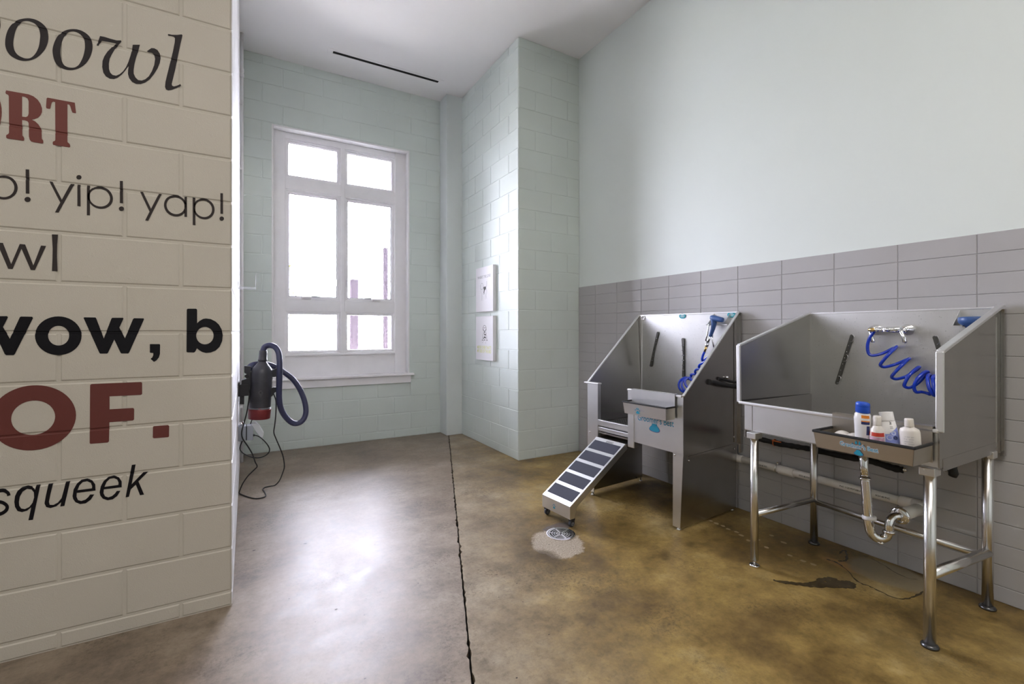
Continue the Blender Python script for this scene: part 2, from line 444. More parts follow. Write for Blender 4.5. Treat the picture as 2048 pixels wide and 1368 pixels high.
# ------------------------------------------------------------------ room shell
YB, YP, YL, XS, XR, XL, ZC = 5.605, 3.983, 2.549, 2.36, 3.128, -0.0605, 4.2535
COURSE = .2032; J = .009; PROUD = .0035
RX0, RY0 = -4.0, -3.2
_bl = {}
def block_mesh(wid, hei, mat):
    """one concrete block face: a chamfered slab, x = along the wall, y = outwards (-y is the room), z up"""
    key = (round(wid, 3), round(hei, 3), mat)
    if key in _bl: return _bl[key]
    c = .0055 if mat == 'warm_lit_block' else .003; d = PROUD; x0, x1, z0, z1 = J / 2, wid - J / 2, J / 2, hei - J / 2
    mb = MB()
    h = min(c, .003)
    vs = [(x0 + c, -d, z0 + c), (x1 - c, -d, z0 + c), (x1 - c, -d, z1 - c), (x0 + c, -d, z1 - c),
          (x0 + .001, -d + h, z0 + .001), (x1 - .001, -d + h, z0 + .001), (x1 - .001, -d + h, z1 - .001), (x0 + .001, -d + h, z1 - .001),
          (x0, .004, z0), (x1, .004, z0), (x1, .004, z1), (x0, .004, z1)]
    fs = [(0, 1, 2, 3)]
    for k in range(4):
        j = (k + 1) % 4; fs += [(k + 4, j + 4, j, k), (k + 8, j + 8, j + 4, k + 4)]
    mb.add(vs, fs); me = mb.mesh('block'); me.materials.append(M[mat]); _bl[key] = me; return me
def lay_blocks(parent, length, z0, zt, start_half, mat, place, skip=None, min_w=.03):
    """running bond from the corner at s = 0; place(s, z) -> (location, rotation about z)"""
    rows = [(0.0, z0)] + [(z0 + k * COURSE, min(z0 + (k + 1) * COURSE, zt)) for k in range(int((zt - z0) / COURSE) + 1)]
    for r, (za, zb) in enumerate(rows):
        if zb - za < .03: continue
        s = 0.0; first = .198 if (r % 2 == 0) == start_half else .396
        while s < length - 1e-6:
            e = min(length, s + first); first = .4064
            spans = [(s, e)]
            if skip:
                sa, sb, ka, kb = skip
                if za < kb - .02 and zb > ka + .02:
                    spans = [(p, q) for p, q in ((s, min(e, sa)), (max(s, sb), e)) if q - p > min_w]
            for p, q in spans:
                if q - p < min_w: continue
                o = bpy.data.objects.new('block', block_mesh(q - p, zb - za, mat)); COL.objects.link(o); o.parent = parent
                loc, rz = place(p, q, za); o.location = Vector(loc) + random.uniform(-.0003, .0003) * Vector((math.sin(rz), math.cos(rz), 0)); o.rotation_euler = (0, 0, rz)
            s = e

# floor: two slabs either side of the saw-cut joint
def joint_x(y): return .1295 + .3815 * y
fl = obj('floor', MB().box(RX0, XR + .3, RY0, YB + .3, -.20, -.03), 'dark_gap', kind='structure')
jl = []
yy = RY0
while yy < 5.47:
    jl.append((joint_x(yy), yy)); yy += .022
jl.append((joint_x(5.47), 5.47))
hw = lambda: .0032 + random.random() ** 4 * .011
Lp = [(x - hw() + random.uniform(-.0015, .0015), y) for x, y in jl]; Rp = [(x + hw() + random.uniform(-.0015, .0015), y) for x, y in jl]
mb = MB(); pts = [(RX0, RY0)] + Lp + [(joint_x(5.47), YB + .2), (RX0, YB + .2)]
mb.prism([(x, y, -.06) for x, y in pts], (0, 0, .06)); obj('slab', mb, 'floor', fl)
mb = MB(); pts = Rp + [(joint_x(5.47), YB + .2), (XR + .2, YB + .2), (XR + .2, RY0)]
mb.prism([(x, y, -.06) for x, y in pts], (0, 0, .06)); obj('slab', mb, 'floor', fl)
# hairline cracks, thin and a little below eye-catching
def crack(pts, wd, parent):
    P = spline([(onZ(u, v, 0).x, onZ(u, v, 0).y, 0) for u, v in pts], 7); mb = MB(); a = []; b = []
    for i, p in enumerate(P):
        t = (P[min(i + 1, len(P) - 1)] - P[max(i - 1, 0)]).normalized(); n = Vector((-t.y, t.x, 0))
        k = wd * (.35 + random.random()) * (1 if 0 < i < len(P) - 1 else .15); j = random.uniform(-.003, .003)
        a.append(p + n * (k / 2 + j)); b.append(p - n * (k / 2 - j))
    n = len(a); mb.add([q + Vector((0, 0, .0006)) for q in a + b], [(i, i + n, i + n + 1, i + 1) for i in range(n - 1)])
    return obj('crack', mb, 'wet', parent)
crack([(1652, 1118), (1682, 1130), (1716, 1163), (1742, 1174), (1790, 1196), (1822, 1196), (1850, 1182)], .010, fl)
crack([(1678, 1108), (1690, 1101), (1693, 1120), (1676, 1122)], .012, fl)
crack([(1690, 1100), (1745, 1118), (1800, 1150), (1836, 1160)], .004, fl)
mb = MB()
for u, v, r in [(1433, 1047, .02), (1446, 1052, .017), (1456, 1058, .018), (1473, 1064, .017), (1483, 1071, .02), (1497, 1081, .018), (1515, 1079, .02), (1543, 1071, .017), (1567, 1085, .02),
                (1580, 1111, .018), (1606, 1122, .02), (1627, 1129, .018), (1422, 1042, .016), (1533, 1095, .016)]:
    c = onZ(u, v, 0)
    mb.flat([[(c.x + r * .75 * math.cos(a * .7) * random.uniform(.75, 1.1), c.y + r * math.sin(a * .7) * random.uniform(.7, 1.1)) for a in range(9)]], lambda x, y: (x, y, .0005), 0, (0, 0, 1))
obj('paint_spots', mb, plain('pale_spot', (.40, .31, .18, 1), .5), fl, kind='stuff', label='row of pale spots dotted across the floor by the sink')

mb = MB()
for k in range(46):
    u, v = random.uniform(500, 1150), random.uniform(960, 1360); c = onZ(u, v, 0); r = random.uniform(.0015, .005) * (1.8 if k % 9 == 0 else 1)
    a = random.uniform(0, 3); mb.flat([[(c.x + r * math.cos(a + t) * (1 if t % 2 else 1.7), c.y + r * math.sin(a + t) * .8) for t in (0, 1, 2.2, 3.3, 4.4, 5.4)]], lambda x, y: (x, y, .0007), 0, (0, 0, 1))
obj('floor_specks', mb, plain('dark_specks', (.05, .035, .03, 1), .7), fl, kind='stuff')
# ceiling
obj('ceiling', MB().box(RX0, XR + .3, RY0, YB + .3, ZC, ZC + .2), 'ceiling', kind='structure')
# walls (mortar backing, then every block)
WX0, WX1, WZ0, WZ1 = .248, 1.731, .772, 3.519
wb = MB()
for x0, x1, z0, z1 in ((-.3, WX0 - .018, 0, ZC), (WX1 + .018, XR + .3, 0, ZC), (WX0 - .018, WX1 + .018, 0, WZ0 - .02), (WX0 - .018, WX1 + .018, WZ1 + .018, ZC)):
    wb.box(x0, x1, YB + PROUD, YB + .26, z0, z1)
wall_back = obj('wall_back', wb, 'mint_block', kind='structure')
lay_blocks(wall_back, 2.151 - XL, .09, ZC, False, 'mint_block', lambda p, q, z: ((XL + p, YB + PROUD, z), 0), skip=(WX0 - XL, WX1 - XL, WZ0, WZ1))
wall_left = obj('wall_left', MB().box(RX0, XL - PROUD, YL + PROUD, YB + .1, 0, ZC), 'warm_lit_block', kind='structure')
lay_blocks(wall_left, 1.8, .07, ZC, True, 'warm_lit_block', lambda p, q, z: ((XL - q, YL + PROUD, z), 0))
# the return face of the left wall: too foreshortened to pick its blocks apart one by one
mb = MB(); zz = [0, .07] + [.07 + COURSE * k for k in range(1, 21)] + [ZC]
for r in range(len(zz) - 1):
    s = YL; first = .396 if r % 2 == 0 else .198
    while s < YB - .01:
        e = min(YB, s + first); first = .4064
        a, b, c, d = s + J / 2, e - J / 2, zz[r] + J / 2, zz[r + 1] - J / 2
        if s == YL: a = YL
        X0, X1 = XL - PROUD, XL; q = .0035
        mb.add([(X1, a + q, c + q), (X1, b - q, c + q), (X1, b - q, d - q), (X1, a + q, d - q), (X0, a, c), (X0, b, c), (X0, b, d), (X0, a, d)],
               [(0, 1, 2, 3), (4, 5, 1, 0), (5, 6, 2, 1), (6, 7, 3, 2), (7, 4, 0, 3)])
        s = e
obj('block_courses', mb, 'window_lit_block', wall_left, kind='stuff', label='end face of the lettered wall, window light put into its colour')
# the pier beside the baths: front face and its long side
wall_pier = obj('wall_pier', MB().box(XS + PROUD, XR + .2, YP + PROUD, YB + .05, 0, ZC), 'mint_block', kind='structure')
lay_blocks(wall_pier, XR - XS, .09, ZC, True, 'mint_block', lambda p, q, z: ((XS + p, YP + PROUD, z), 0))
lay_blocks(wall_pier, YB - YP, .09, ZC, False, 'mint_block', lambda p, q, z: ((XS + PROUD, YP + q, z), R(-90)))
obj('corner_column', MB().box(2.153, 2.37, 5.385, 5.64, 0, ZC), plain('mint_column_paint', (.68, .73, .72, 1), .45, bump=.5, nscale=70), kind='structure', bevel=.006)
# right wall: painted above, tiled below
wall_right = obj('wall_right', MB().box(XR, XR + .2, RY0, YP + .02, 0, ZC), 'mint_wall', kind='structure')
obj('grout', MB().box(XR - .0045, XR + .01, .15, YP, 0, 1.7725), 'grout', wall_right)
TW, TH, TY0 = .3195, .0999, .8323
_tm = {}
def tile_mesh(wd, ht):
    k = (round(wd, 3), round(ht, 3))
    if k in _tm: return _tm[k]
    g = .0016; c = .0018; d = .0075; a, b, lo, hi = g, wd - g, g, ht - g
    mb = MB(); mb.add([(-d, a + c, lo + c), (-d, b - c, lo + c), (-d, b - c, hi - c), (-d, a + c, hi - c), (-d + c, a, lo), (-d + c, b, lo), (-d + c, b, hi), (-d + c, a, hi),
                       (0, a, lo), (0, b, lo), (0, b, hi), (0, a, hi)],
                      [(3, 2, 1, 0)] + [f for k in range(4) for f in ((k, (k + 1) % 4, (k + 1) % 4 + 4, k + 4), (k + 4, (k + 1) % 4 + 4, (k + 1) % 4 + 8, k + 8))])
    me = mb.mesh('tile'); me.materials.append(M['tile']); _tm[k] = me; return me
for r in range(18):
    z1 = 1.775 - r * TH; z0 = max(0.0, z1 - TH)
    if z1 - z0 < .02: continue
    y = TY0 - 2 * TW
    while y < YP - .005:
        e = min(YP, y + TW)
        if e - y > .02:
            o = bpy.data.objects.new('tile', tile_mesh(e - y, z1 - z0)); COL.objects.link(o); o.parent = wall_right
            o.location = (XR + random.uniform(-.0003, .0003), y, z0)
        y = y + TW
# the rest of the room behind the camera
obj('wall_rear', MB().box(RX0, XR + .2, RY0 - .2, RY0, 0, ZC), 'mint_wall', kind='structure')
obj('wall_side', MB().box(RX0 - .2, RX0, RY0, YL + .1, 0, ZC), 'mint_wall', kind='structure')

# ------------------------------------------------------------------ window
win = MB()
PW = 5.70
for x0, x1, z0, z1 in ((WX0 - .02, .368, WZ0, WZ1), (1.596, WX1 + .02, WZ0, WZ1)): win.box(x0, x1, PW, PW + .14, z0, z1)
window = obj('window_1', win, 'white', kind='structure', bevel=.003)
rv = MB()
rv.box(WX0 - .02, WX1 + .02, YB - .001, PW + .14, WZ1, WZ1 + .02); rv.box(WX0 - .02, WX0, YB - .001, PW + .1, WZ0, WZ1 + .02); rv.box(WX1, WX1 + .02, YB - .001, PW + .1, WZ0, WZ1 + .02)
obj('reveal', rv, 'plaster', window, bevel=.004)
obj('head_board', MB().box(.36, 1.60, PW + .012, PW + .12, 3.452, WZ1), 'white', window, bevel=.003)
obj('rail', MB().box(.36, 1.60, PW + .012, PW + .12, 2.888, 3.020), 'white', window, bevel=.003)
obj('rail', MB().box(.36, 1.60, PW + .012, PW + .12, 1.528, 1.655), 'white', window, bevel=.003)
obj('bottom_panel', MB().box(.36, 1.60, PW + .02, PW + .12, WZ0 - .01, 1.022), 'white', window, bevel=.003)
obj('panel_ledge', MB().box(.36, 1.60, PW + .004, PW + .10, 1.018, 1.042), 'white', window, bevel=.004)
obj('mullion', MB().box(.957, .999, PW + .006, PW + .12, 1.03, 3.46), 'white', window, bevel=.003)
M['bead_grey'] = plain('grey_glazing_bead', (.36, .35, .37, 1), .4)
def sash(x0, x1, z0, z1, f1, f2, depth, lit):
    mb = MB()
    def ring(a, b, c, d, t, y0, y1):
        mb.box(a, a + t, y0, y1, c, d); mb.box(b - t, b, y0, y1, c, d); mb.box(a + t, b - t, y0, y1, c, c + t); mb.box(a + t, b - t, y0, y1, d - t, d)
    ring(x0, x1, z0, z1, f1, PW + .022, PW + .11)
    ring(x0 + f1, x1 - f1, z0 + f1, z1 - f1, f2, PW + .036, PW + .10)
    s = obj('sash', mb, 'white', window, bevel=.0025)
    mb = MB(); ring(x0 + f1 + f2, x1 - f1 - f2, z0 + f1 + f2, z1 - f1 - f2, .008, PW + .050, PW + .09)
    obj('glazing_bead', mb, 'bead_grey' if lit else 'white', s)
    t = f1 + f2 + .006
    obj('pane', MB().box(x0 + t, x1 - t, PW + .066, PW + .072, z0 + t, z1 - t), 'glass', s)
    return s
for x0, x1 in ((.366, .957), (.999, 1.598)):
    sash(x0, x1, 3.018, 3.452, .014, .018, 0, 0)
    sash(x0, x1, 1.653, 2.890, .016, .022, 0, 1)
    sash(x0, x1, 1.040, 1.530, .014, .018, 0, 0)
for xc, d in ((.583, 1), (1.366, -1)):
    mb = MB(); mb.box(xc - .05, xc + .05, PW - .012, PW + .03, 1.662, 1.694); mb.box(xc - .045, xc + .045, PW - .022, PW - .01, 1.672, 1.688)
    h = obj('crank_handle', mb, 'white_plastic', window, bevel=.006)
    obj('crank_slot', MB().box(xc + d * .055, xc + d * .14, PW + .012, PW + .024, 1.690, 1.700), 'dark_gap', h)
for xc in (.915, 1.026):
    mb = MB(); mb.box(xc - .006, xc + .006, PW + .004, PW + .03, 1.83, 1.90); mb.box(xc - .010, xc + .010, PW - .008, PW + .02, 1.885, 1.905)
    obj('sash_lock', mb, 'white_plastic', window, bevel=.003)
obj('stool', MB().box(.19, 1.795, YB - .055, PW + .03, .757, .783), 'white', window, bevel=.006)
obj('apron', MB().box(.235, 1.762, YB - .022, YB + .004, .667, .758), 'white', window, bevel=.003)

# ------------------------------------------------------------------ outdoors, seen through the panes
for k in ('wood_post', 'leaf', 'bark', 'concrete_out'): M[k].node_tree.nodes['Principled BSDF'].inputs['Specular IOR Level'].default_value = 0.0
obj('ground', MB().box(-30, 40, YB + .26, 60, -.25, -.12), 'concrete_out', kind='structure')
for (u0, u1, v, Y, lab) in ((702, 717, 558, 9.0, 'shorter wooden post outside the right-hand panes'), (768, 776, 495, 9.4, 'taller thin wooden post outside by the right edge of the window')):
    a = onY(u0, v, Y); b = onY(u1, v, Y)
    mb = MB(); wd = b.x - a.x
    mb.box(a.x, b.x, Y, Y + wd, -.12, a.z)
    o = obj('wooden_post', mb, 'wood_post', bevel=.01); props(o, lab, 'post', 'wooden posts outside the window')
tr = thing('tree', 'small pale leafed tree outside the left casement', 'tree', (1.0, 10.5, -.12))
obj('trunk', MB().tube([(-.9, 0, 0), (-.85, .02, .9), (-.9, 0, 1.6), (-.7, 0, 2.1)], .04, 8, True, True, [.05, .045, .035, .02]), 'bark', tr)
mb = MB()
for k in range(170):
    c = Vector((random.gauss(-.52, .20), random.gauss(0, .3), random.gauss(2.15, .22)))
    if random.random() < .35: c = Vector((random.gauss(-.35, .30), random.gauss(0, .3), random.gauss(1.85, .10)))
    a = Vector((random.uniform(-1, 1), random.uniform(-1, 1), random.uniform(-1, 1))).normalized(); b = a.orthogonal().normalized(); L = random.uniform(.03, .06)
    mb.add([c - a * L, c + b * L * .45, c + a * L, c - b * L * .45], [(0, 1, 2, 3)])
obj('foliage', mb, 'leaf', tr, kind='stuff')

# ------------------------------------------------------------------ lettering on the left wall
def on_left(x0, y0, k):
    return lambda x, y: onY(x0 + x / k, y0 + y / k, YL - .0012)
joint_z = [.07 + COURSE * k for k in range(0, 16)]
def press_into_joints(me):
    """vinyl film follows the mortar joints it crosses"""
    bm = bmesh.new(); bm.from_mesh(me)
    for z in joint_z:
        zs = [v.co.z for v in bm.verts]
        if not (min(zs) < z < max(zs)): continue
        for dz in (-.006, -.003, .003, .006):
            bmesh.ops.bisect_plane(bm, geom=bm.verts[:] + bm.edges[:] + bm.faces[:], plane_co=(0, 0, z + dz), plane_no=(0, 0, 1))
        for v in bm.verts:
            if abs(v.co.z - z) < .0045: v.co.y += .003
    bm.to_mesh(me); bm.free()
def word(shapes, mat, label):
    mb = MB()
    for fr, loops in shapes: mb.flat(loops, on_left(*fr), 0, (0, -1, 0))
    o = obj('wall_lettering', mb, mat, wall_left, label=label); press_into_joints(o.data); return o
F1, F2, F3, F4, F5 = (0, 30, 10.24), (180, 50, 9.77), (0, 170, 10.525), (0, 330, 8.533), (220, 350, 8.533)
F6, F7, F8, F9, F10 = (0, 910, 6.827), (0, 460, 13.68), (0, 600, 8.533), (220, 600, 8.533), (0, 750, 5.689)
sl = smooth_loop
o1 = [(105, 540), (120, 430), (155, 320), (215, 220), (300, 140), (400, 90), (560, 65), (700, 85), (820, 140), (910, 215), (965, 300), (990, 420), (985, 540), (940, 670), (870, 770), (770, 860), (660, 915), (520, 940), (400, 925), (300, 885), (210, 825), (145, 740), (110, 640)]
o1i = [(272, 560), (290, 440), (320, 320), (370, 220), (440, 145), (540, 120), (640, 140), (730, 190), (795, 280), (822, 400), (815, 520), (795, 640), (750, 750), (690, 830), (620, 880), (540, 890), (460, 870), (370, 820), (305, 740), (278, 650)]
o2 = [(1075, 740), (1090, 630), (1130, 520), (1190, 420), (1280, 345), (1390, 300), (1520, 288), (1640, 310), (1750, 365), (1840, 450), (1885, 560), (1895, 680), (1870, 800), (1820, 910), (1740, 1010), (1630, 1085), (1500, 1125), (1380, 1125), (1270, 1090), (1160, 1010), (1100, 890)]
o2i = [(1235, 760), (1245, 640), (1280, 520), (1330, 420), (1400, 355), (1490, 335), (1580, 355), (1670, 420), (1725, 510), (1740, 640), (1725, 760), (1690, 880), (1620, 1010), (1540, 1070), (1450, 1078), (1370, 1060), (1300, 1010), (1250, 890)]
wit = [(130, 400), (195, 215), (280, 230), (400, 268), (520, 300), (605, 300), (615, 325), (560, 385), (480, 480), (425, 575), (385, 660), (368, 760), (372, 860), (395, 930), (440, 975), (510, 990), (580, 960), (650, 900), (705, 820), (750, 720), (790, 600), (820, 490), (835, 385), (975, 385), (945, 500), (900, 640), (870, 760), (852, 880), (855, 950), (885, 1020), (940, 1075), (1010, 1085), (1080, 1060), (1150, 1000), (1210, 900), (1255, 780), (1272, 660), (1255, 590), (1215, 545), (1135, 530), (1112, 510), (1200, 450), (1260, 455), (1320, 490), (1365, 560), (1380, 640), (1365, 740), (1320, 850), (1250, 960), (1170, 1060), (1080, 1125), (990, 1155), (900, 1152), (820, 1110), (765, 1040), (742, 960), (745, 880), (755, 810), (740, 820), (690, 890), (620, 970), (540, 1030), (470, 1055), (390, 1050), (310, 1005), (260, 930), (238, 820), (245, 700), (280, 610), (340, 520), (420, 440), (515, 365), (460, 350), (340, 325), (235, 310), (195, 350), (165, 408)]
lit = [(1525, 175), (1600, 190), (1700, 192), (1790, 183), (1808, 200), (1770, 360), (1720, 600), (1670, 850), (1625, 1040), (1598, 1150), (1605, 1185), (1640, 1200), (1700, 1185), (1765, 1155), (1783, 1185), (1700, 1230), (1600, 1268), (1530, 1278), (1485, 1260), (1465, 1210), (1475, 1110), (1510, 960), (1570, 720), (1620, 520), (1655, 340), (1660, 260), (1640, 230), (1590, 215), (1525, 205)]
word([(F1, [ellipse(-432, 200, 442, 440), ellipse(-432, 200, 270, 385)]), (F1, [sl(o1), sl(o1i)]), (F1, [sl(o2), sl(o2i)]), (F2, [wit]), (F2, [lit])], 'charcoal_vinyl', 'dark italic serif letters oowl, top row of the wall words')
rr_ = [(130, 112), (400, 160), (600, 195), (700, 235), (790, 305), (850, 390), (885, 490), (885, 570), (850, 640), (800, 690), (740, 715), (672, 730), (740, 765), (810, 830), (860, 910), (875, 970), (878, 1130), (910, 1170), (912, 1215), (895, 1232), (720, 1205), (660, 1190), (625, 1150), (608, 1080), (605, 900), (603, 800), (580, 765), (530, 745), (465, 738), (470, 1065), (500, 1095), (510, 1140), (500, 1175), (150, 1125), (128, 1100), (130, 1055), (175, 1030), (190, 1000), (185, 235), (170, 205), (125, 185), (115, 150)]
rh = [(465, 240), (530, 252), (580, 285), (603, 340), (603, 600), (585, 655), (545, 675), (465, 665)]
tt = [(1000, 265), (1575, 372), (1600, 580), (1590, 597), (1525, 580), (1500, 520), (1480, 450), (1460, 415), (1420, 405), (1420, 1200), (1470, 1245), (1480, 1290), (1465, 1315), (1120, 1260), (1107, 1225), (1115, 1190), (1155, 1175), (1165, 1150), (1160, 360), (1120, 348), (1090, 370), (1075, 420), (1060, 490), (1040, 503), (985, 495), (968, 470), (980, 285)]
word([(F3, [ellipse(-352, 575, 390, 560), ellipse(-352, 575, 110, 440)]), (F3, [rr_, rh]), (F3, [tt])], 'red_vinyl', 'brick red slab serif letters ORT on the wall')
word([(F4, [ellipse(60, 381, 241, 208, shear=.04), ellipse(58, 380, 187, 168, shear=.04)]), (F4, [[(-200, 165), (-140, 170), (-140, 720), (-200, 715)]]), (F4, [[(437, 73), (497, 77), (502, 490), (440, 485)]]), (F4, [ellipse(470, 588, 53, 44)]),
      (F4, [[(838, 273), (895, 285), (1055, 592), (1205, 318), (1270, 325), (1000, 812), (938, 808), (1028, 640)]]), (F4, [[(1320, 330), (1372, 335), (1375, 707), (1320, 700)]]), (F4, [ellipse(1347, 209, 44, 38)]),
      (F4, [[(1483, 345), (1533, 350), (1535, 860), (1482, 858)]]), (F4, [ellipse(1710, 556, 217, 192, shear=.09), ellipse(1702, 555, 176, 153, shear=.09)]),
      (F5, [[(168, 100), (220, 102), (222, 483), (168, 478)]]), (F5, [ellipse(195, 575, 44, 39)]), (F5, [[(512, 282), (562, 287), (700, 575), (835, 318), (882, 325), (652, 782), (600, 775), (675, 625)]]),
      (F5, [ellipse(1116, 525, 195, 184, shear=.08), ellipse(1119, 523, 154, 144, shear=.08)]), (F5, [[(1270, 370), (1312, 372), (1315, 715), (1270, 712)]]),
      (F5, [[(1410, 385), (1455, 390), (1458, 857), (1412, 853)]]), (F5, [ellipse(1602, 577, 183, 179, shear=.09), ellipse(1596, 576, 146, 141, shear=.09)]), (F5, [[(1883, 310), (1927, 312), (1930, 663), (1885, 660)]]), (F5, [ellipse(1907, 745, 38, 38)])],
     'warm_grey_vinyl', 'thin round sans letters p! yip! yap! across the wall')
word([(F7, [[(-85, 345), (80, 352), (305, 932), (540, 382), (688, 395), (912, 968), (1122, 425), (1262, 435), (955, 1100), (840, 1092), (587, 510), (345, 1068), (222, 1060)]]), (F7, [[(1418, 118), (1588, 125), (1565, 400), (1560, 700), (1575, 1132), (1420, 1122), (1435, 800), (1440, 500)]])],
     'warm_grey_vinyl', 'dark grey flared letters wl at the left edge of the wall')
w2 = [(1425, 305), (1440, 295), (1630, 298), (1645, 320), (1772, 655), (1900, 320), (1915, 303), (2100, 303), (2107, 320), (2037, 470), (2133, 652), (2270, 325), (2290, 310), (2450, 313), (2458, 330), (2205, 895), (2190, 912), (2070, 912), (2055, 895), (1950, 675), (1845, 900), (1830, 915), (1710, 915), (1695, 900)]
w1 = [(-60, 275), (120, 275), (137, 295), (52, 460), (168, 660), (340, 290), (360, 282), (550, 285), (563, 310), (255, 920), (235, 940), (105, 942), (80, 920), (-30, 690), (-140, 930), (-300, 930), (-480, 275), (-280, 275), (-170, 640)]
bb = [(1310, 165), (1325, 148), (1470, 148), (1487, 165), (1487, 395), (1530, 355), (1590, 322), (1640, 315), (1720, 325), (1800, 365), (1860, 420), (1905, 500), (1925, 600), (1915, 700), (1870, 800), (1800, 865), (1720, 895), (1640, 903), (1570, 885), (1520, 855), (1485, 825), (1455, 880), (1435, 895), (1320, 893), (1305, 880)]
word([(F8, [w1]), (F8, [ellipse(995, 610, 398, 331), ellipse(1000, 608, 180, 168)]), (F8, [w2]), (F9, [[(680, 757), (690, 752), (845, 752), (855, 765), (853, 920), (835, 980), (790, 1035), (750, 1055), (692, 1005), (725, 975), (738, 940), (738, 905), (685, 900), (680, 890)]]), (F9, [bb, ellipse(1620, 608, 148, 148)])],
     'black_vinyl', 'glossy black bold letters wow, b in the middle of the wall')
word([(F10, [ellipse(372, 487, 493, 370, 56, shear=-.06), ellipse(377, 487, 250, 196, 48, shear=-.06)]), (F10, [[(1025, 115), (1040, 103), (1605, 80), (1617, 90), (1617, 215), (1605, 226), (1247, 243), (1247, 390), (1515, 375), (1527, 388), (1525, 505), (1512, 517), (1245, 538), (1240, 755), (1225, 768), (1030, 783), (1020, 775)]]),
      (F10, [[(1740, 592), (1750, 582), (1912, 569), (1925, 580), (1923, 700), (1910, 708), (1750, 720), (1738, 710)]])], 'dark_red_vinyl', 'dark red wide block letters OF. low on the wall')
def stroke2(pts, wd):
    P = [p.to_2d() for p in spline([(x, y, 0) for x, y in pts], 6)]; a = []; b = []
    for i, p in enumerate(P):
        t = (P[min(i + 1, len(P) - 1)] - P[max(i - 1, 0)]).normalized(); n = Vector((-t.y, t.x)) * wd / 2; a.append(tuple(p + n)); b.append(tuple(p - n))
    return a + b[::-1]
q_ = [(195, 640), (205, 560), (240, 490), (300, 440), (380, 418), (440, 430), (480, 475), (495, 410), (552, 405), (450, 885), (388, 892), (425, 715), (370, 760), (300, 780), (240, 765), (205, 710)]
qi = [(258, 640), (270, 570), (310, 500), (370, 462), (430, 470), (462, 510), (465, 580), (445, 650), (400, 710), (340, 738), (290, 730), (262, 690)]
uu = [(662, 395), (725, 388), (690, 530), (668, 640), (680, 680), (730, 682), (790, 650), (840, 590), (865, 500), (900, 365), (957, 358), (880, 695), (822, 703), (835, 645), (770, 700), (690, 725), (630, 710), (607, 660), (625, 560)]
e1 = [(990, 560), (1005, 470), (1050, 390), (1110, 340), (1190, 322), (1260, 345), (1300, 400), (1305, 485), (1048, 518), (1045, 570), (1065, 615), (1110, 628), (1165, 610), (1205, 575), (1230, 540), (1287, 538), (1240, 610), (1170, 660), (1095, 670), (1030, 645), (998, 600)]
e1h = [(1058, 480), (1085, 415), (1130, 370), (1190, 358), (1240, 380), (1257, 425), (1255, 455)]
e2 = [(1360, 510), (1375, 430), (1415, 355), (1480, 300), (1555, 280), (1625, 305), (1662, 360), (1662, 440), (1418, 470), (1413, 520), (1435, 565), (1480, 578), (1530, 560), (1570, 525), (1595, 490), (1645, 488), (1600, 560), (1540, 605), (1470, 618), (1405, 597), (1370, 555)]
e2h = [(1427, 435), (1455, 370), (1500, 325), (1555, 315), (1600, 335), (1618, 375), (1617, 408)]
kk = [(1800, 135), (1853, 128), (1797, 400), (1955, 237), (2022, 228), (1890, 360), (1967, 540), (1912, 550), (1855, 405), (1785, 470), (1760, 570), (1715, 577)]
word([(F6, [stroke2([(122, 556), (105, 515), (45, 485), (-40, 500), (-95, 545), (-90, 600), (-35, 632), (40, 652), (94, 695), (88, 748), (30, 795), (-55, 815), (-125, 795), (-155, 745)], 48)]), (F6, [q_, qi]), (F6, [uu]), (F6, [e1, e1h]), (F6, [e2, e2h]), (F6, [kk])],
     'black_vinyl', 'black slanted sans letters squeek, lowest word on the wall')

# ------------------------------------------------------------------ walk-in dog bath
T = Frame(2.43, 2.024, 5.0)
tub = thing('dog_bath', 'stainless walk-in dog bath with a side ramp and a blue trigger hose, beside the pier', 'dog bath', T.o, 5.0)
TDp, TWd = .66, .875
mb = MB()
near_up = [(0, 0, .476), (.003, 0, .876), (TDp, -.0, 1.435), (TDp, 0, .484)]
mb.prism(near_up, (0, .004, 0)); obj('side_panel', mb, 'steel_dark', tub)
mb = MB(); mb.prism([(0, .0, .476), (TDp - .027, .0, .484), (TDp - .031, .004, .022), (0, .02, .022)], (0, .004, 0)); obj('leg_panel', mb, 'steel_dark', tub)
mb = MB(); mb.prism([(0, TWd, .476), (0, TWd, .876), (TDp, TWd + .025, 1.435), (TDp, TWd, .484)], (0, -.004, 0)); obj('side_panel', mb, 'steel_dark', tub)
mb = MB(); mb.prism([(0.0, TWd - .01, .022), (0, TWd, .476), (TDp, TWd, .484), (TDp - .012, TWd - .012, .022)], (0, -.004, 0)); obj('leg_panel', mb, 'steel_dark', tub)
mb = MB(); mb.prism([(TDp, 0, .50), (TDp, TWd, .50), (TDp, TWd + .025, 1.435), (TDp, 0, 1.435)], (.004, 0, 0)); obj('back_panel', mb, 'steel_wet', tub)
mb = MB()   # rolled hems along the two slanted sides and the back
for b, lean in ((-.003, 0), (TWd + .003, .025)):
    d = Vector((TDp - .003, lean, 1.435 - .876)).normalized(); up = Vector((-d.z, 0, d.x)).normalized()
    p = Vector((.0, b, .876)); q = Vector((TDp, b + lean, 1.437)); wv = Vector((0, .014, 0))
    mb = MB(); mb.prism([p - wv * .6 - up * .002, q - wv * .6 - up * .002, q - wv * .6 + up * .008, p - wv * .6 + up * .008], (0, .018, 0)); obj('hem', mb, 'steel_hem', tub, bevel=.002)
obj('corner_strip', MB().box(TDp - .006, TDp, TWd - .004, TWd + .004, .52, 1.43), 'steel_hem', tub)
obj('back_hem', MB().box(TDp - .004, TDp + .016, 0, TWd + .025, 1.430, 1.440), 'steel_hem', tub, bevel=.002)
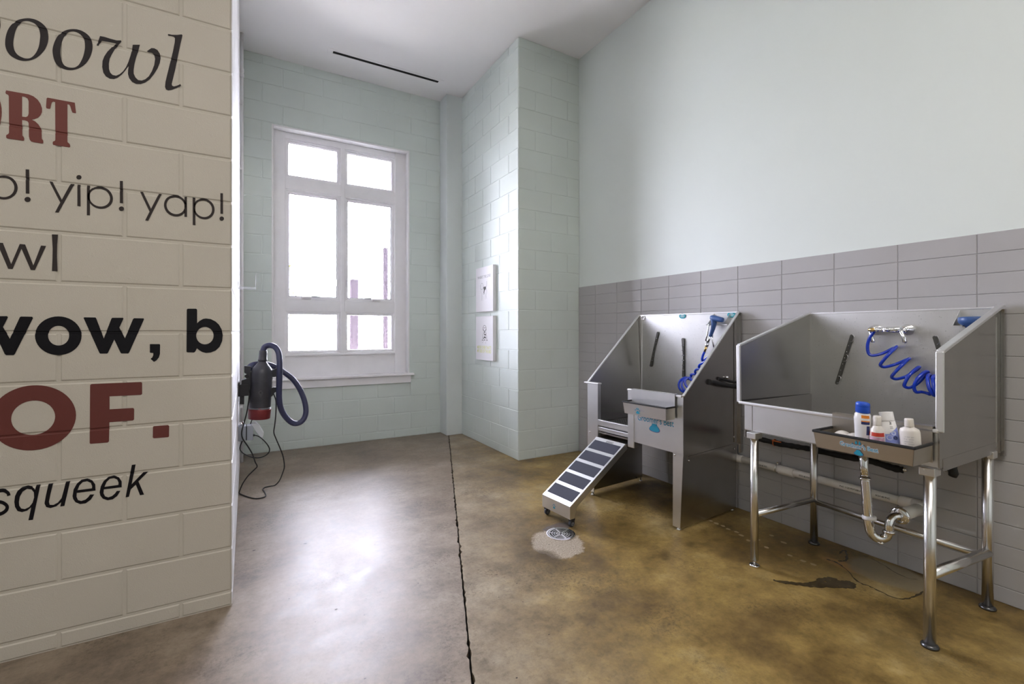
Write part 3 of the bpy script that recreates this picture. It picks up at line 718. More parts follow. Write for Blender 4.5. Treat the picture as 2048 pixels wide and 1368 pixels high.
obj('side_flange', MB().prism([(.596, -.002, .50), (.596, -.002, 1.372), (.612, -.002, 1.386), (.612, -.002, .50)], (0, -.005, 0)), 'steel_dark', tub, bevel=.001)
obj('seam_lip', MB().prism([(.045, -.0005, .470), (TDp - .004, -.0005, .478), (TDp - .004, -.0005, .492), (.045, -.0005, .484)], (0, -.003, 0)), 'steel_dark', tub, bevel=.001)
obj('back_flange', MB().box(TDp, TDp + .02, -.015, 0, .42, 1.43), 'steel_dark', tub)
mb = MB(); mb.prism([(0, .078, .500), (0, .451, .508), (0, .451, .874), (0, .0, .874), (0, .0, .49), (0, .03, .49)], (.004, 0, 0)); obj('front_panel', mb, 'steel', tub)
obj('front_hem', MB().box(-.010, .008, .008, .455, .868, .882), 'steel_hem', tub, bevel=.003)
mb = MB(); mb.prism([(0, .0, .50), (0, .077, .505), (0, .079, .02), (0, .022, .02)], (.004, 0, 0)); obj('leg', mb, 'steel', tub)
mb = MB(); mb.prism([(0, .80, .03), (0, TWd - .01, .03), (0, TWd, .885), (0, .80, .885)], (.004, 0, 0)); mb.box(-.003, .03, .755, .803, .30, .885); obj('post', mb, 'steel', tub)
mb = MB(); mb.box(-.004, .012, .400, .455, .462, .876); mb.box(.0, .05, .398, .404, .462, .872); obj('post', mb, 'steel', tub, bevel=.002)
obj('post_cap', MB().box(-.012, .03, .745, .900, .884, .894), 'steel_hem', tub, bevel=.002)
obj('crossbar', MB().box(-.002, .02, .452, .76, .566, .612), 'steel', tub, bevel=.003)
obj('crossbar', MB().box(.004, .03, .452, .76, .526, .556), 'steel', tub, bevel=.003)
obj('basin_floor', MB().box(.004, TDp, .004, TWd - .004, .508, .520), 'steel_dark', tub)
mb = MB()
for k in range(32): mb.box(.02, TDp - .02, .02 + k * .0265, .033 + k * .0265, .556, .562)
for k in range(24): mb.box(.02 + k * .0265, .032 + k * .0265, .02, TWd - .02, .5565, .5625)
obj('floor_grate', mb, plain('dark_grate', (.05, .05, .055, 1), .4, .6), tub, kind='stuff')
for (u0, v0, u1, v1, wd, nd) in ((1316, 666, 1302, 731, .022, 6), (1366, 679, 1367, 752, .024, 6)):
    p = T.A(u0, v0, TDp - .006); q = T.A(u1, v1, TDp - .006); d = (q - p).normalized(); n = Vector((0, d.z, -d.y))
    mb = MB(); lp = []
    for c, sgn in ((p, -1), (q, 1)):
        for k in range(9):
            a = math.pi * k / 8; lp.append(c + d * (sgn * math.sin(a)) * wd / 2 + n * (math.cos(a) * -sgn * (-1)) * wd / 2 * (1 if sgn < 0 else -1))
    mb.prism(lp, (-.004, 0, 0)); bar = obj('tether_bar', mb, plain('dark_steel_bar', (.13, .13, .12, 1), .35, .8), tub)
    mb = MB()
    for k in range(nd):
        c = p.lerp(q, .16 + .68 * k / (nd - 1)) + Vector((-.005, 0, 0))
        for sx in ((-1, 1) if wd > .023 else (.6,)): mb.lathe([(.0042, 0), (.0028, .0025)], c + n * sx * .006, (-1, 0, 0), 8)
    obj('rivets', mb, 'chrome', bar, kind='stuff')
c = T.A(1286.5, 636, TDp - .002); mb = MB(); mb.tube([c + Vector((-.004, .016 * math.cos(a * .3), .016 * math.sin(a * .3))) for a in range(22)], .0035, 8); mb.lathe([(.010, 0), (.008, .006)], c, (-1, 0, 0), 14)
obj('eye_ring', mb, 'chrome', tub)
for u, v, hw_ in ((1365, 632, .030), (1463, 629.5, .032)):
    c = T.A(u, v, TDp - .002); mb = MB(); mb.flat([ellipse(0, 0, hw_, .021, 28)], lambda x, y: c + Vector((-.001, x, y)), .0008, (-1, 0, 0)); st = obj('sticker', mb, 'teal_sticker', tub, label='small teal oval sticker')
    mb = MB()
    for dz, L in ((.008, .012), (0, .021), (-.008, .014)): mb.box(c.x - .0022, c.x - .0019, c.y - L, c.y + L, c.z + dz - .0016, c.z + dz + .0016)
    obj('sticker_print', mb, 'white_plastic', st)
# nozzle holder: bottom plate with two triangular gussets
p0 = T.A(1425, 626, TDp); p1 = T.A(1460, 629, TDp); zb = T.A(1413, 645, TDp - .0).z + .012
yl, yr = p0.y + .03, p1.y - .035
mb = MB()
for y in (yl - .045, yr + .03): mb.prism([(TDp, y, 1.432), (TDp, y, 1.345), (TDp - .09, y, 1.345)], (0, .003, 0))
mb.box(TDp - .095, TDp, yl - .04, yl - .01 + .02, 1.343, 1.347); mb.box(TDp - .095, TDp, yr - .0, yr + .035, 1.343, 1.347); mb.box(TDp - .03, TDp, yr, yl, 1.343, 1.347)
obj('nozzle_holder', mb, 'steel', tub)
mb = MB()
for u, v in ((1352, 908), (1379, 910)):
    pass
for p, ax in (((-.002, .060, .487), (-1, 0, 0)), ((.06, -.001, .455), (0, -1, 0)), ((.60, -.001, .455), (0, -1, 0)), ((.595, -.001, .54), (0, -1, 0)), ((-.002, .84, .50), (-1, 0, 0))):
    obj('bolt', MB().lathe([(.007, 0), (.0065, .003), (.003, .005)], p, ax, 12), 'chrome', tub)
for a, b in ((.016, .045), (.62, .03), (.60, TWd - .04), (.02, TWd - .04)):
    obj('foot', MB().lathe([(.014, 0), (.016, .006), (.007, .012), (.007, .03)], (a, b, 0), (0, 0, 1), 14), 'chrome', tub)
# printed paw and lettering on the front
def paw(mb_fill, mb_edge, fn, nrm, cx, cy, sc, toes=True, lift=0.0):
    pad = [(-.34, .46), (.34, .46), (.42, .2), (.72, -.08), (.86, -.38), (.70, -.60), (.25, -.70), (-.3, -.66), (-.72, -.55), (-.84, -.3), (-.62, .0), (-.42, .2)]
    mb_edge.flat([[(cx + x * sc * 1.09, cy + (y - .1) * sc * 1.09 + .1 * sc) for x, y in smooth_loop(pad, 3)]], fn, .0002, nrm)
    mb_fill.flat([[(cx + x * sc, cy + y * sc) for x, y in smooth_loop(pad, 3)]], fn, .0005, nrm)
    if toes:
        for tx, ty, ts in ((-.30, 1.35 + lift, 1), (.36, 1.30 + lift, 1), (-1.05, .80 + lift, .8), (1.10, .72 + lift, .8)):
            toe = [(0, .46), (.16, .12), (.22, -.18), (.08, -.36), (-.12, -.36), (-.22, -.15), (-.14, .12)]
            mb_edge.flat([[(cx + (tx + x * 1.15 * ts) * sc, cy + (ty + y * 1.12 * ts) * sc) for x, y in smooth_loop(toe, 3)]], fn, .0002, nrm)
            mb_fill.flat([[(cx + (tx + x * ts) * sc, cy + (ty + y * ts) * sc) for x, y in smooth_loop(toe, 3)]], fn, .0005, nrm)
def logo(parent, fn, nrm, width, size, pawc, pawsc, slope=0.0, toes=True, lift=0.0):
    a, b = MB(), MB(); paw(a, b, fn, nrm, pawc[0], pawc[1], pawsc, toes, lift)
    obj('paw_print', a, 'teal', parent); obj('paw_outline', b, 'purple_print', parent)
    a, b = MB(), MB(); g = lambda x, y: fn(x, y + slope * x)
    text_into(b, "Groomer's Best", g, nrm, size, width * 1.02, size * .075, 0, .0009); text_into(a, "Groomer's Best", g, nrm, size, width, size * .010, 0, .0013)
    obj('logo_backing', b, 'pink_edge', parent); obj('logo_lettering', a, 'teal', parent)
cL = T.A(1276, 833, 0); cR = T.A(1347, 850, 0); mid = (cL + cR) / 2
logo(tub, lambda x, y: Vector((-.0008, mid.y - x, mid.z + y)), (-1, 0, 0), (cL - cR).length * 1.02, .062, (T.A(1309, 851, 0).y * -1 + mid.y, T.A(1309, 852, 0).z - mid.z - .006), .048, toes=False)

# ------------------------------------------------------------------ ramp of the walk-in bath
bl, br_ = .752, .462
TLp = T.B(1193, 870, bl); BLp = T.B(1083.3, 984.6, bl); TRp = T.B(1251.3, 889, br_); BRp = T.B(1141.2, 1018.4, br_)
ta, tz = -.02, (TLp.z + TRp.z) / 2 - .004; ba, bz = (BLp.x + BRp.x) / 2, (BLp.z + BRp.z) / 2
ramp = thing('ramp', 'sloping steel ramp with five dark grip strips and two castors, leading up into the bath', 'ramp', T.o, 5.0)
sl_d = Vector((ta - ba, 0, tz - bz)).normalized(); sl_n = Vector((-sl_d.z, 0, sl_d.x))
P0 = Vector((ba, 0, bz)); P1 = Vector((ta, 0, tz)); LEN = (P1 - P0).length
rk = lambda p, b: Vector((p.x, b, p.z))
mb = MB(); th = .045
mb.prism([rk(P0, br_), rk(P1, br_), rk(P1, bl), rk(P0, bl)], sl_n * -.003)
for b0, b1 in ((br_, br_ + .003), (bl - .003, bl)):
    mb.prism([rk(P0, b0), rk(P1, b0), rk(P1 - sl_n * th, b0), rk(P0 - sl_n * th + sl_d * .04, b0), Vector((ba + .042, b0, bz - .085)), Vector((ba + .003, b0, bz - .085))], (0, b1 - b0, 0))
mb.prism([Vector((ba, br_, bz)), Vector((ba, bl, bz)), Vector((ba + .0, bl, bz - .085)), Vector((ba + .0, br_, bz - .085))], (.003, 0, 0))
obj('deck', mb, 'steel', ramp, bevel=.002)
s_a = [T.B(1060 + u / 6.22, 860 + v / 6.22, br_ + .03) for u, v in ((1160, 205), (1063, 318), (1035, 350), (937, 468), (905, 500), (805, 620), (770, 660), (662, 780), (630, 815), (520, 943))]
for k in range(5):
    t1 = 1 - (.055 + .186 * k); t0 = t1 - .142
    a0 = P0 + sl_d * LEN * t0; a1 = P0 + sl_d * LEN * t1
    mb = MB(); mb.prism([rk(a0, br_ + .016), rk(a1, br_ + .016), rk(a1, bl - .016), rk(a0, bl - .016)], sl_n * .0012); obj('grip_strip', mb, 'grip', ramp)
# warning label printed on the top lip
a0 = P0 + sl_d * LEN * .962; mb = MB(); mc = MB()
fnl = lambda x, y: rk(a0 + sl_d * y, (br_ + bl) / 2 - .012 - x) + sl_n * .0004
mb.flat([[(-.034, -.008), (.034, -.008), (.034, .008), (-.034, .008)], [(-.032, -.006), (.032, -.006), (.032, .006), (-.032, .006)]], fnl, .0003, sl_n)
for x, wd in ((-.026, .005), (-.014, .004), (-.006, .006), (.004, .003), (.012, .006), (.022, .005)): mb.flat([[(x - wd / 2, -.003), (x + wd / 2, -.004), (x + wd / 2, .004), (x - wd / 2, .003)]], fnl, .0003, sl_n)
obj('warning_label', mb, 'ink', ramp)
a, b = MB(), MB(); paw(a, b, lambda x, y: Vector((ba - .0006, (br_ + bl) / 2 + .015 - x, bz - .045 + y)), (-1, 0, 0), 0, -.006, .013)
obj('paw_print', a, 'teal', ramp)
obj('platform', MB().box(ta - .0, .16, br_, bl, tz - .012, tz - .002), 'steel_dark', ramp)
for b in (br_ + .018, bl - .018):
    ca = ba + .030; cz = .0225
    mb = MB(); mb.box(ca - .014, ca + .016, b - .013, b - .010, .018, .047); mb.box(ca - .014, ca + .016, b + .010, b + .013, .018, .047); mb.box(ca - .016, ca + .018, b - .015, b + .015, .045, max(.048, bz - .082)); mb.cyl((ca, b - .016, cz), (ca, b + .016, cz), .004, n=10)
    cs = obj('castor', mb, 'black_plastic', ramp, label='small black castor')
    mb = MB(); mb.lathe([(.016, -.009), (.0215, -.007), (.0225, 0), (.0215, .007), (.016, .009)], (ca, b, cz), (0, 1, 0), 22); obj('wheel', mb, plain('grey_tyre', (.035, .04, .055, 1), .5), cs)
    mb = MB(); mb.lathe([(.011, -.0135), (.013, -.011), (.013, .011), (.011, .0135)], (ca, b, cz), (0, 1, 0), 18); obj('hub', mb, plain('grey_hub', (.16, .16, .17, 1), .45), cs)

# ------------------------------------------------------------------ hook-on soap trays
def soap_tray(name, label, frame, deg, b0, b1, a0, z_lip, z_bot, z_top, mat, inner):
    """back plate hooks over the front panel at a = 0; the trough stands out to a0 < 0"""
    t = thing(name, label, 'soap tray', frame.o, deg, 'soap trays hooked on the baths')
    g = .002; ab = -.012; tp = .008
    mb = MB()
    mb.prism([(ab, b0, z_lip - .08), (ab, b1, z_lip - .08), (ab, b1, z_top), (ab, b0, z_top)], (-g, 0, 0)); mb.box(ab - g, .016, b0, b1, z_top - .001, z_top + .002); mb.box(.014, .016, b0, b1, z_top - .02, z_top)
    A0b = a0 + tp * 1.3
    mb.prism([(a0, b0, z_lip), (a0, b1, z_lip), (A0b, b1 - tp, z_bot), (A0b, b0 + tp, z_bot)], (g, 0, 0))
    mb.prism([(a0, b0, z_lip), (ab, b0, z_lip), (ab, b0 + tp * .4, z_bot), (A0b, b0 + tp, z_bot)], (0, g, 0))
    mb.prism([(a0, b1, z_lip), (ab, b1, z_lip), (ab, b1 - tp * .4, z_bot), (A0b, b1 - tp, z_bot)], (0, -g, 0))
    mb.box(A0b, ab, b0 + tp, b1 - tp, z_bot, z_bot + g)
    obj('trough', mb, mat, t)
    mb = MB(); e = .0045
    mb.box(a0 - e, a0 + e, b0 - e, b1 + e, z_lip - .009, z_lip + .003); mb.box(a0, ab, b0 - e, b0 + e, z_lip - .009, z_lip + .003); mb.box(a0, ab, b1 - e, b1 + e, z_lip - .009, z_lip + .003)
    obj('rubber_rim', mb, 'black_rubber', t, bevel=.003)
    return t
tt1 = soap_tray('soap_tray', 'empty steel soap tray with black rim hooked on the walk-in bath', T, 5.0, .052, .412, -.105, .806, .722, .884, 'steel', True)
tf = lambda x, y: Vector((-.1048 + .0104 * (.80 - (.760 + y)) / .084, .232 + .052 - x, .757 + y))
a, b = MB(), MB(); paw(a, b, lambda x, y: tf(x, y) + Vector((-.0022, 0, 0)), (-1, 0, 0), 0, -.012, .017, True); obj('paw_print', a, 'teal', tt1)
b = MB(); text_into(b, "Groomer's Best", lambda x, y: tf(x + .012, y + .003) + Vector((-.0020, 0, 0)), (-1, 0, 0), .018, .092, 0, 0, .0002); obj('logo_lettering', b, 'faint_print', tt1, label='worn pale lettering')

# ------------------------------------------------------------------ long grooming sink
K = Frame(2.42, .755, -1.0)
sink = thing('grooming_sink', 'long stainless grooming sink on four tube legs, at the right-hand wall', 'sink', K.o, -1.0)
SD, SW = .665, .850
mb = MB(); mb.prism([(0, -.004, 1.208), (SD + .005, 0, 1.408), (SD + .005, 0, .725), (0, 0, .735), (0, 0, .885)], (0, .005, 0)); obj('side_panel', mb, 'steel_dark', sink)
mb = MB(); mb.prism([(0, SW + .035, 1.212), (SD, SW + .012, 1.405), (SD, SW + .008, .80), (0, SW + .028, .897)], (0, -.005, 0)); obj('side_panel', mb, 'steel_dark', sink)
mb = MB(); mb.prism([(SD, 0, .72), (SD, SW + .012, .72), (SD, SW + .012, 1.405), (SD, 0, 1.405)], (.004, 0, 0)); obj('back_panel', mb, 'steel_wet', sink)
obj('apron', MB().box(.0, .005, 0.006, SW - .048, .742, .888), 'steel', sink)
obj('apron_end', MB().box(-.002, .02, SW - .046, SW, .742, .888), 'steel', sink, bevel=.002)
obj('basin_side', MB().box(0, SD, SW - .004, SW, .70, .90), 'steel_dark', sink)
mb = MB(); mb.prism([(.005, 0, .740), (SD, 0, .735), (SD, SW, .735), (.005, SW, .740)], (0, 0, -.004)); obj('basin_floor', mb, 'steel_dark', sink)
obj('front_hem', MB().box(-.014, .006, -.0, SW + .03, .883, .899), 'steel_hem', sink, bevel=.004)
# hems round the splash sides
def hem(p, q, wy, up, lab='hem'):
    p, q = Vector(p), Vector(q); d = (q - p).normalized(); n = Vector((0, 1, 0)).cross(d).normalized()
    if n.z < 0 or (abs(n.z) < .2 and n.x > 0): n = -n
    mb = MB(); s = Vector((0, wy / 2, 0)); mb.prism([p - s - n * .003, q - s - n * .003, q - s + n * up, p - s + n * up], (0, wy, 0)); return obj('hem', mb, 'steel_hem', sink, bevel=.003)
hem((0, -.003, 1.208), (SD + .02, 0, 1.412), .026, .012)
hem((-.002, -.003, .888), (-.002, -.003, 1.212), .026, .010)
hem((-.002, SW + .034, 1.212), (SD + .005, SW + .012, 1.408), .020, .010)
hem((-.002, SW + .030, .892), (-.002, SW + .034, 1.216), .022, .010)
obj('back_hem', MB().box(SD - .002, SD + .016, -.004, SW + .014, 1.402, 1.412), 'steel_hem', sink, bevel=.002)
obj('back_flange', MB().box(SD + .004, SD + .026, -.014, .0, .705, 1.398), 'steel_dark', sink)
obj('side_seam', MB().box(.615, .620, -.002, .002, .755, 1.36), 'steel', sink)
obj('side_skirt', MB().box(.03, SD, -.0012, .001, .725, .775), 'steel_dark', sink)
legs = {}
for nm, (x, y, zt, zb) in {'fl': (2.43, 1.544, .712, .035), 'fr': (2.43, .789, .705, .012), 'bl': (3.0, 1.525, .73, .014), 'br': (3.0, .764, .73, .012)}.items():
    d = Vector((x, y, 0)) - K.o; la, lb = d.dot(K.d), d.dot(K.w); legs[nm] = (la, lb)
    r = .0205
    lg = obj('leg', MB().cyl((la, lb, zb), (la, lb, zt), r, n=24), 'steel_tube', sink)
    mb = MB()
    if nm == 'fl': mb.cyl((la, lb, .01), (la, lb, .04), .006, n=12); mb.lathe([(.026, 0), (.028, .006), (.024, .010), (.010, .014)], (la, lb, 0), n=24)
    else: mb.lathe([(.030, 0), (.031, .007), (.026, .013), (.021, .016)], (la, lb, 0), n=26)
    obj('foot', mb, 'chrome' if nm == 'fl' else 'foot_dark', lg)
    obj('socket', MB().box(la - .032 if nm[0] == 'f' else la - .02, la + .03, lb - .026, lb + .026, .705, .738), 'steel', lg, bevel=.003)
def rail(p, q, r): return obj('rail', MB().cyl(p, q, r, n=20), 'steel_tube', sink)
rail((*legs['fl'], .285), (*legs['bl'], .270), .0165); rail((*legs['fr'], .296), (*legs['br'], .262), .021); rail((*legs['bl'], .258), (*legs['br'], .240), .0165)
# tether bars on the back
for (u0, v0, u1, v1) in ((1704, 672, 1674, 766), (1870, 675, 1878, 700)):
    p = K.A(u0, v0, SD - .004); q = K.A(u1, v1, SD - .004)
    if u0 > 1800: q = p + (q - p).normalized() * .32
    d = (q - p).normalized(); n = Vector((0, d.z, -d.y)); wd = .018
    mb = MB(); lp = []
    for c, sg in ((p, -1), (q, 1)):
        for k in range(9):
            a = math.pi * k / 8; lp.append(c + d * (sg * math.sin(a)) * wd / 2 + n * (sg * math.cos(a)) * wd / 2)
    mb.prism(lp, (-.004, 0, 0)); bar = obj('tether_bar', mb, M['dark_steel_bar'] if 'dark_steel_bar' in M else bpy.data.materials['dark_steel_bar'], sink)
    mb = MB()
    for k in range(6): mb.lathe([(.0032, 0), (.002, .002)], p.lerp(q, .2 + .13 * k) + Vector((-.004, 0, 0)), (-1, 0, 0), 8)
    obj('rivets', mb, 'chrome', bar, kind='stuff')
    mb = MB()
    for t in (.05, .46, .92):
        c = p.lerp(q, t); pts = [c + d * (-.022) + Vector((-.004, 0, 0)), c + d * -.018 - n * .016 * (1 if n.y > 0 else -1) + Vector((-.012, 0, 0)), c + d * .012 - n * .016 * (1 if n.y > 0 else -1) + Vector((-.012, 0, 0)), c + d * .022 + Vector((-.004, 0, 0))]
        mb.tube(spline(pts, 5), .0016, 6)
    obj('loops', mb, 'steel_tube', bar, kind='stuff')
# nozzle holder
mb = MB(); hz = K.A(1901, 648, SD - .10).z
yl = K.A(1917, 620, SD - .02).y; yr = K.A(1991, 616, SD - .02).y
for y in (yl, yr): mb.prism([(SD, y, 1.400), (SD, y, 1.322), (SD - .085, y, 1.322)], (0, .003, 0))
mb.box(SD - .09, SD, yl - .035, yl + .006, 1.319, 1.323); mb.box(SD - .09, SD, yr - .004, yr + .02, 1.319, 1.323); mb.box(SD - .02, SD, yr, yl, 1.319, 1.323)
obj('nozzle_holder', mb, 'steel', sink)
# faucet: bar body, two lever handles, threaded outlet
fl_ = K.A(1748, 661, SD - .03); fr_ = K.A(1811, 661, SD - .03); fz = (fl_.z + fr_.z) / 2 + .004; fa = SD - .035
mb = MB(); mb.tube([(fa, fl_.y + .004, fz), (fa, fr_.y - .004, fz)], .017, 20, True, True)
for y in (fl_.y, fr_.y): mb.lathe([(.030, 0), (.030, .012), (.024, .02), (.022, .05), (.018, .056), (.006, .060)], (SD, y, fz), (-1, 0, 0), 24)
fau = obj('faucet', mb, 'chrome', sink)
for y, dy in ((fl_.y, 0.003), (fr_.y, .016)):
    mb = MB(); mb.tube([(fa - .022, y, fz + .002), (fa - .034, y + dy * .3, fz - .012), (fa - .040, y + dy * .0 - .008, fz - .035), (fa - .043, y - .016, fz - .066), (fa - .043, y - .017, fz - .072)], .009, 14, True, True, [.012, .010, .0085, .0105, .006])
    obj('lever_handle', mb, 'chrome', fau)
my = (fl_.y + fr_.y) / 2
mb = MB(); mb.lathe([(.014, 0), (.014, .012), (.010, .016), (.010, .03)], (fa - .014, my, fz), (-1, .3, 0), 16); mb.lathe([(.013, 0), (.013, .012), (.009, .014), (.009, .022), (.013, .022), (.013, .034), (.008, .040)], (fa - .046, my + .006, fz), (-.25, 1, .0), 16)
obj('outlet', mb, 'chrome', fau)
obj('hose_connector', MB().lathe([(.010, 0), (.011, .004), (.011, .016), (.008, .018), (.008, .028)], (fa - .055, my + .044, fz), (-.25, 1, 0), 12), 'brass', fau)

# spray hose of the sink
hs = thing('spray_hose', 'blue coiled spray hose hanging from the faucet of the sink', 'hose', K.o, -1.0, 'blue coiled hoses')
def kp(u, v, a): return K.A(u, v, a)
A_ = SD - .075
pts = [Vector((fa - .060, my + .070, fz)), kp(1748, 662, A_ - .01), kp(1739, 676, A_ - .01), kp(1735, 692, A_ - .01), kp(1737, 706, A_ - .005), kp(1745, 711, A_), kp(1765, 707, A_ + .03), kp(1785, 697, A_ + .045), kp(1793, 693, A_ + .035),
       kp(1790, 697, A_ + .01), kp(1778, 708, A_ - .03), kp(1764, 724, A_ - .04), kp(1761, 731, A_ - .03), kp(1770, 734, A_ - .01), kp(1790, 729, A_ + .03), kp(1812, 720, A_ + .045), kp(1819, 717, A_ + .035),
       kp(1815, 720, A_ + .01), kp(1802, 732, A_ - .03), kp(1787, 748, A_ - .04), kp(1784, 755, A_ - .03), kp(1793, 758, A_ - .01), kp(1812, 753, A_ + .03), kp(1834, 739, A_ + .045), kp(1839, 734, A_ + .035),
       kp(1833, 737, A_ + .01), kp(1819, 750, A_ - .03), kp(1809, 768, A_ - .04), kp(1811, 774, A_ - .03), kp(1821, 775, A_ - .005), kp(1836, 766, A_ + .04), kp(1853, 748, A_ + .045), kp(1856, 744, A_ + .03),
       kp(1850, 744, A_ + .0), kp(1835, 757, A_ - .035), kp(1828, 773, A_ - .04), kp(1832, 784, A_ - .03), kp(1843, 784, A_ + .0)]
c0 = kp(1855, 768, A_)
n_t = 7
base_p = pts[-1]
for k in range(1, n_t * 14):
    a = -2.2 - 2 * math.pi * k / 14; f = min(1, k / 8)
    cen = c0 + Vector((0, -.0024 * k * (14 / 14) * .62, -.00025 * k))
    pts.append(cen + Vector((.046 * math.sin(a + .3), .012 * math.cos(a), .050 * math.cos(a + .0))))
pts += [pts[-1] + Vector((-.01, -.015, .05)), Vector((SD - .06, kp(1945, 690, SD - .06).y, 1.20)), Vector((SD - .055, kp(1945, 655, SD - .06).y, 1.262))]
obj('hose', MB().tube(spline(pts, 5), .0080, 12), 'blue_hose', hs)
hc = kp(1945, 640, SD - .06); hz0 = 1.323
mb = MB(); mb.lathe([(.009, -.075), (.012, -.06), (.016, -.03), (.030, -.006), (.046, .004), (.052, .012), (.053, .030), (.050, .036), (.030, .038)], (SD - .058, hc.y, hz0 + .004), (0, 0, 1), 30)
obj('spray_head', mb, 'blue_grip', hs, label='dark blue round spray head')

# soap tray on the sink, with what stands in it
tt2 = soap_tray('soap_tray', 'steel soap tray full of bottles hooked on the front of the long sink', K, -1.0, .018, .390, -.175, .842, .766, .906, 'steel_tray', True)
tb = .204
logo(tt2, lambda x, y: Vector((-.1752 + .0104 * (.842 - (.802 + y)) / .076 - .0015, tb + .006 - x, .803 + y)), (-1, 0, 0), .142, .026, (-.002, -.0235), .0195, -.02, True, .75)
def bottle(label, b, a, zb, prof, sy, tilt, tw, mat='white_plastic'):
    """turned body flattened to sy; returns the root, the local frame has z up the bottle"""
    t = thing('bottle', label, 'bottle', (0, 0, 0), 0, 'bottles in the soap tray')
    base = K.o + K.d * a + K.w * b + Vector((0, 0, zb))
    t.location = base; t.rotation_euler = (R(tilt[0]), R(tilt[1]), R(tw))
    obj('body', MB().lathe(prof, n=30, sy=sy, u=(0, 1, 0)), mat, t); return t
ZT = .770
def wrap_label(t, mat, name, prof_r, sy, z0, z1, a0, a1, off=.0006, label=None, slant=0.0):
    """label that follows the bottle side between angles a0..a1; angle 0 faces -x (the room)"""
    mb = MB(); n = 14; vs = []
    for k in range(n + 1):
        a = a0 + (a1 - a0) * k / n
        for z in (z0 + slant * (k / n), z1 + slant * (k / n)):
            r = prof_r(z) + off; vs.append((-r * sy * math.cos(a), -r * math.sin(a), z))
    mb.add(vs, [(2 * k, 2 * k + 2, 2 * k + 3, 2 * k + 1) for k in range(n)], True)
    o = obj(name, mb, mat, t, label=label); return o
def interp(prof):
    def f(z):
        for (r0, z0), (r1, z1) in zip(prof, prof[1:]):
            if z0 <= z <= z1 and z1 > z0: return r0 + (r1 - r0) * (z - z0) / (z1 - z0)
        return prof[-1][0]
    return f
# 1 tall white bottle with blue flip cap
b1 = K.A(1726, 860, -.085).y
pr = [(.026, 0), (.029, .004), (.0285, .06), (.031, .115), (.033, .145), (.030, .166), (.024, .174), (.024, .176)]
q = bottle('tall white bottle with a blue flip cap in the soap tray', b1, -.09, ZT, pr, .62, (3, -6, 6), -1)
obj('cap', MB().lathe([(.0268, .174), (.0278, .176), (.0270, .200), (.0268, .2015), (.0272, .202), (.0262, .215), (.020, .219), (.006, .220)], n=30, sy=.68, u=(0, 1, 0)), 'blue_cap', q, label='blue flip cap')
f = interp(pr); wrap_label(q, 'orange', 'label', f, .62, .138, .166, .1, 1.15, label='orange label'); wrap_label(q, 'navy', 'label', f, .62, .126, .138, .1, 1.15, label='navy label'); wrap_label(q, 'navy', 'label_print', f, .62, .080, .120, .75, 1.2)
# 2 small round bottle with red band
b2 = K.A(1756, 870, -.095).y
pr = [(.024, 0), (.026, .004), (.0265, .085), (.024, .108), (.016, .122), (.0145, .126)]
q = bottle('small cream bottle with a red band, second in the soap tray', b2, -.095, ZT, pr, 1.0, (0, -3, 0), -1, 'off_white')
obj('cap', MB().lathe([(.0150, .125), (.0156, .127), (.0150, .162), (.012, .166), (.004, .1665)], n=24), 'off_white', q)
f = interp(pr); wrap_label(q, 'red_label', 'label', f, 1.0, .082, .098, -1.5, -.75, label='red band'); wrap_label(q, 'red_label', 'label', f, 1.0, .082, .098, -.5, 1.4, label='red band'); wrap_label(q, 'pink_label', 'label', f, 1.0, .020, .079, -1.2, 1.4, label='pink label')
# 3 leaning oval bottle with lilac lower half
b3 = K.A(1789, 900, -.075).y
pr = [(.027, 0), (.031, .006), (.0315, .05), (.0305, .10), (.027, .148)]
q = bottle('leaning white oval bottle with a lilac patterned lower half in the soap tray', b3, -.078, ZT, pr, .60, (-10, 2, 0), -1)
obj('cap', MB().lathe([(.0268, .148), (.0262, .150), (.0255, .182), (.0245, .185), (.008, .186)], n=30, sy=.66, u=(0, 1, 0)), 'white_plastic', q)
f = interp(pr); wrap_label(q, 'lilac', 'label', f, .60, .020, .094, -1.5, 1.5, label='lilac patterned label'); wrap_label(q, 'lilac', 'label', f, .60, .070, .098, .25, 1.5, slant=.026, label='lilac patterned label')
for aa, z, r, mt in ((.15, .080, .011, 'pale_lilac'), (.70, .098, .009, 'pale_lilac'), (.80, .078, .008, 'navy')):
    mb = MB(); mb.flat([ellipse(0, 0, r, r, 16)], lambda x, y: Vector((-(f(z) + .0014) * .60 * math.cos(aa + x / .03), -(f(z) + .0014) * math.sin(aa + x / .03), z + y)), 0, (-math.cos(aa), -math.sin(aa), 0)); obj('label_dot', mb, mt, q)
mb = MB()
for k in range(4): mb.flat([ellipse(0, 0, .0045, .002, 10, rot=k * .8)], lambda x, y: Vector((-(f(.135) + .0008) * .6 * math.cos(.55 + x / .03), -(f(.135) + .0008) * math.sin(.55 + x / .03), .140 + y + .0025 * (k - 2))), 0, (-math.cos(.5), -math.sin(.5), 0))
for z in (.124, .118): mb.flat([[(-.006, -.001), (.006, -.001), (.006, .001), (-.006, .001)]], lambda x, y: Vector((-(f(z) + .0008) * .6 * math.cos(.6 + x / .03), -(f(z) + .0008) * math.sin(.6 + x / .03), z + y)), 0, (-math.cos(.5), -math.sin(.5), 0))
obj('label_print', mb, 'grey_print', q)
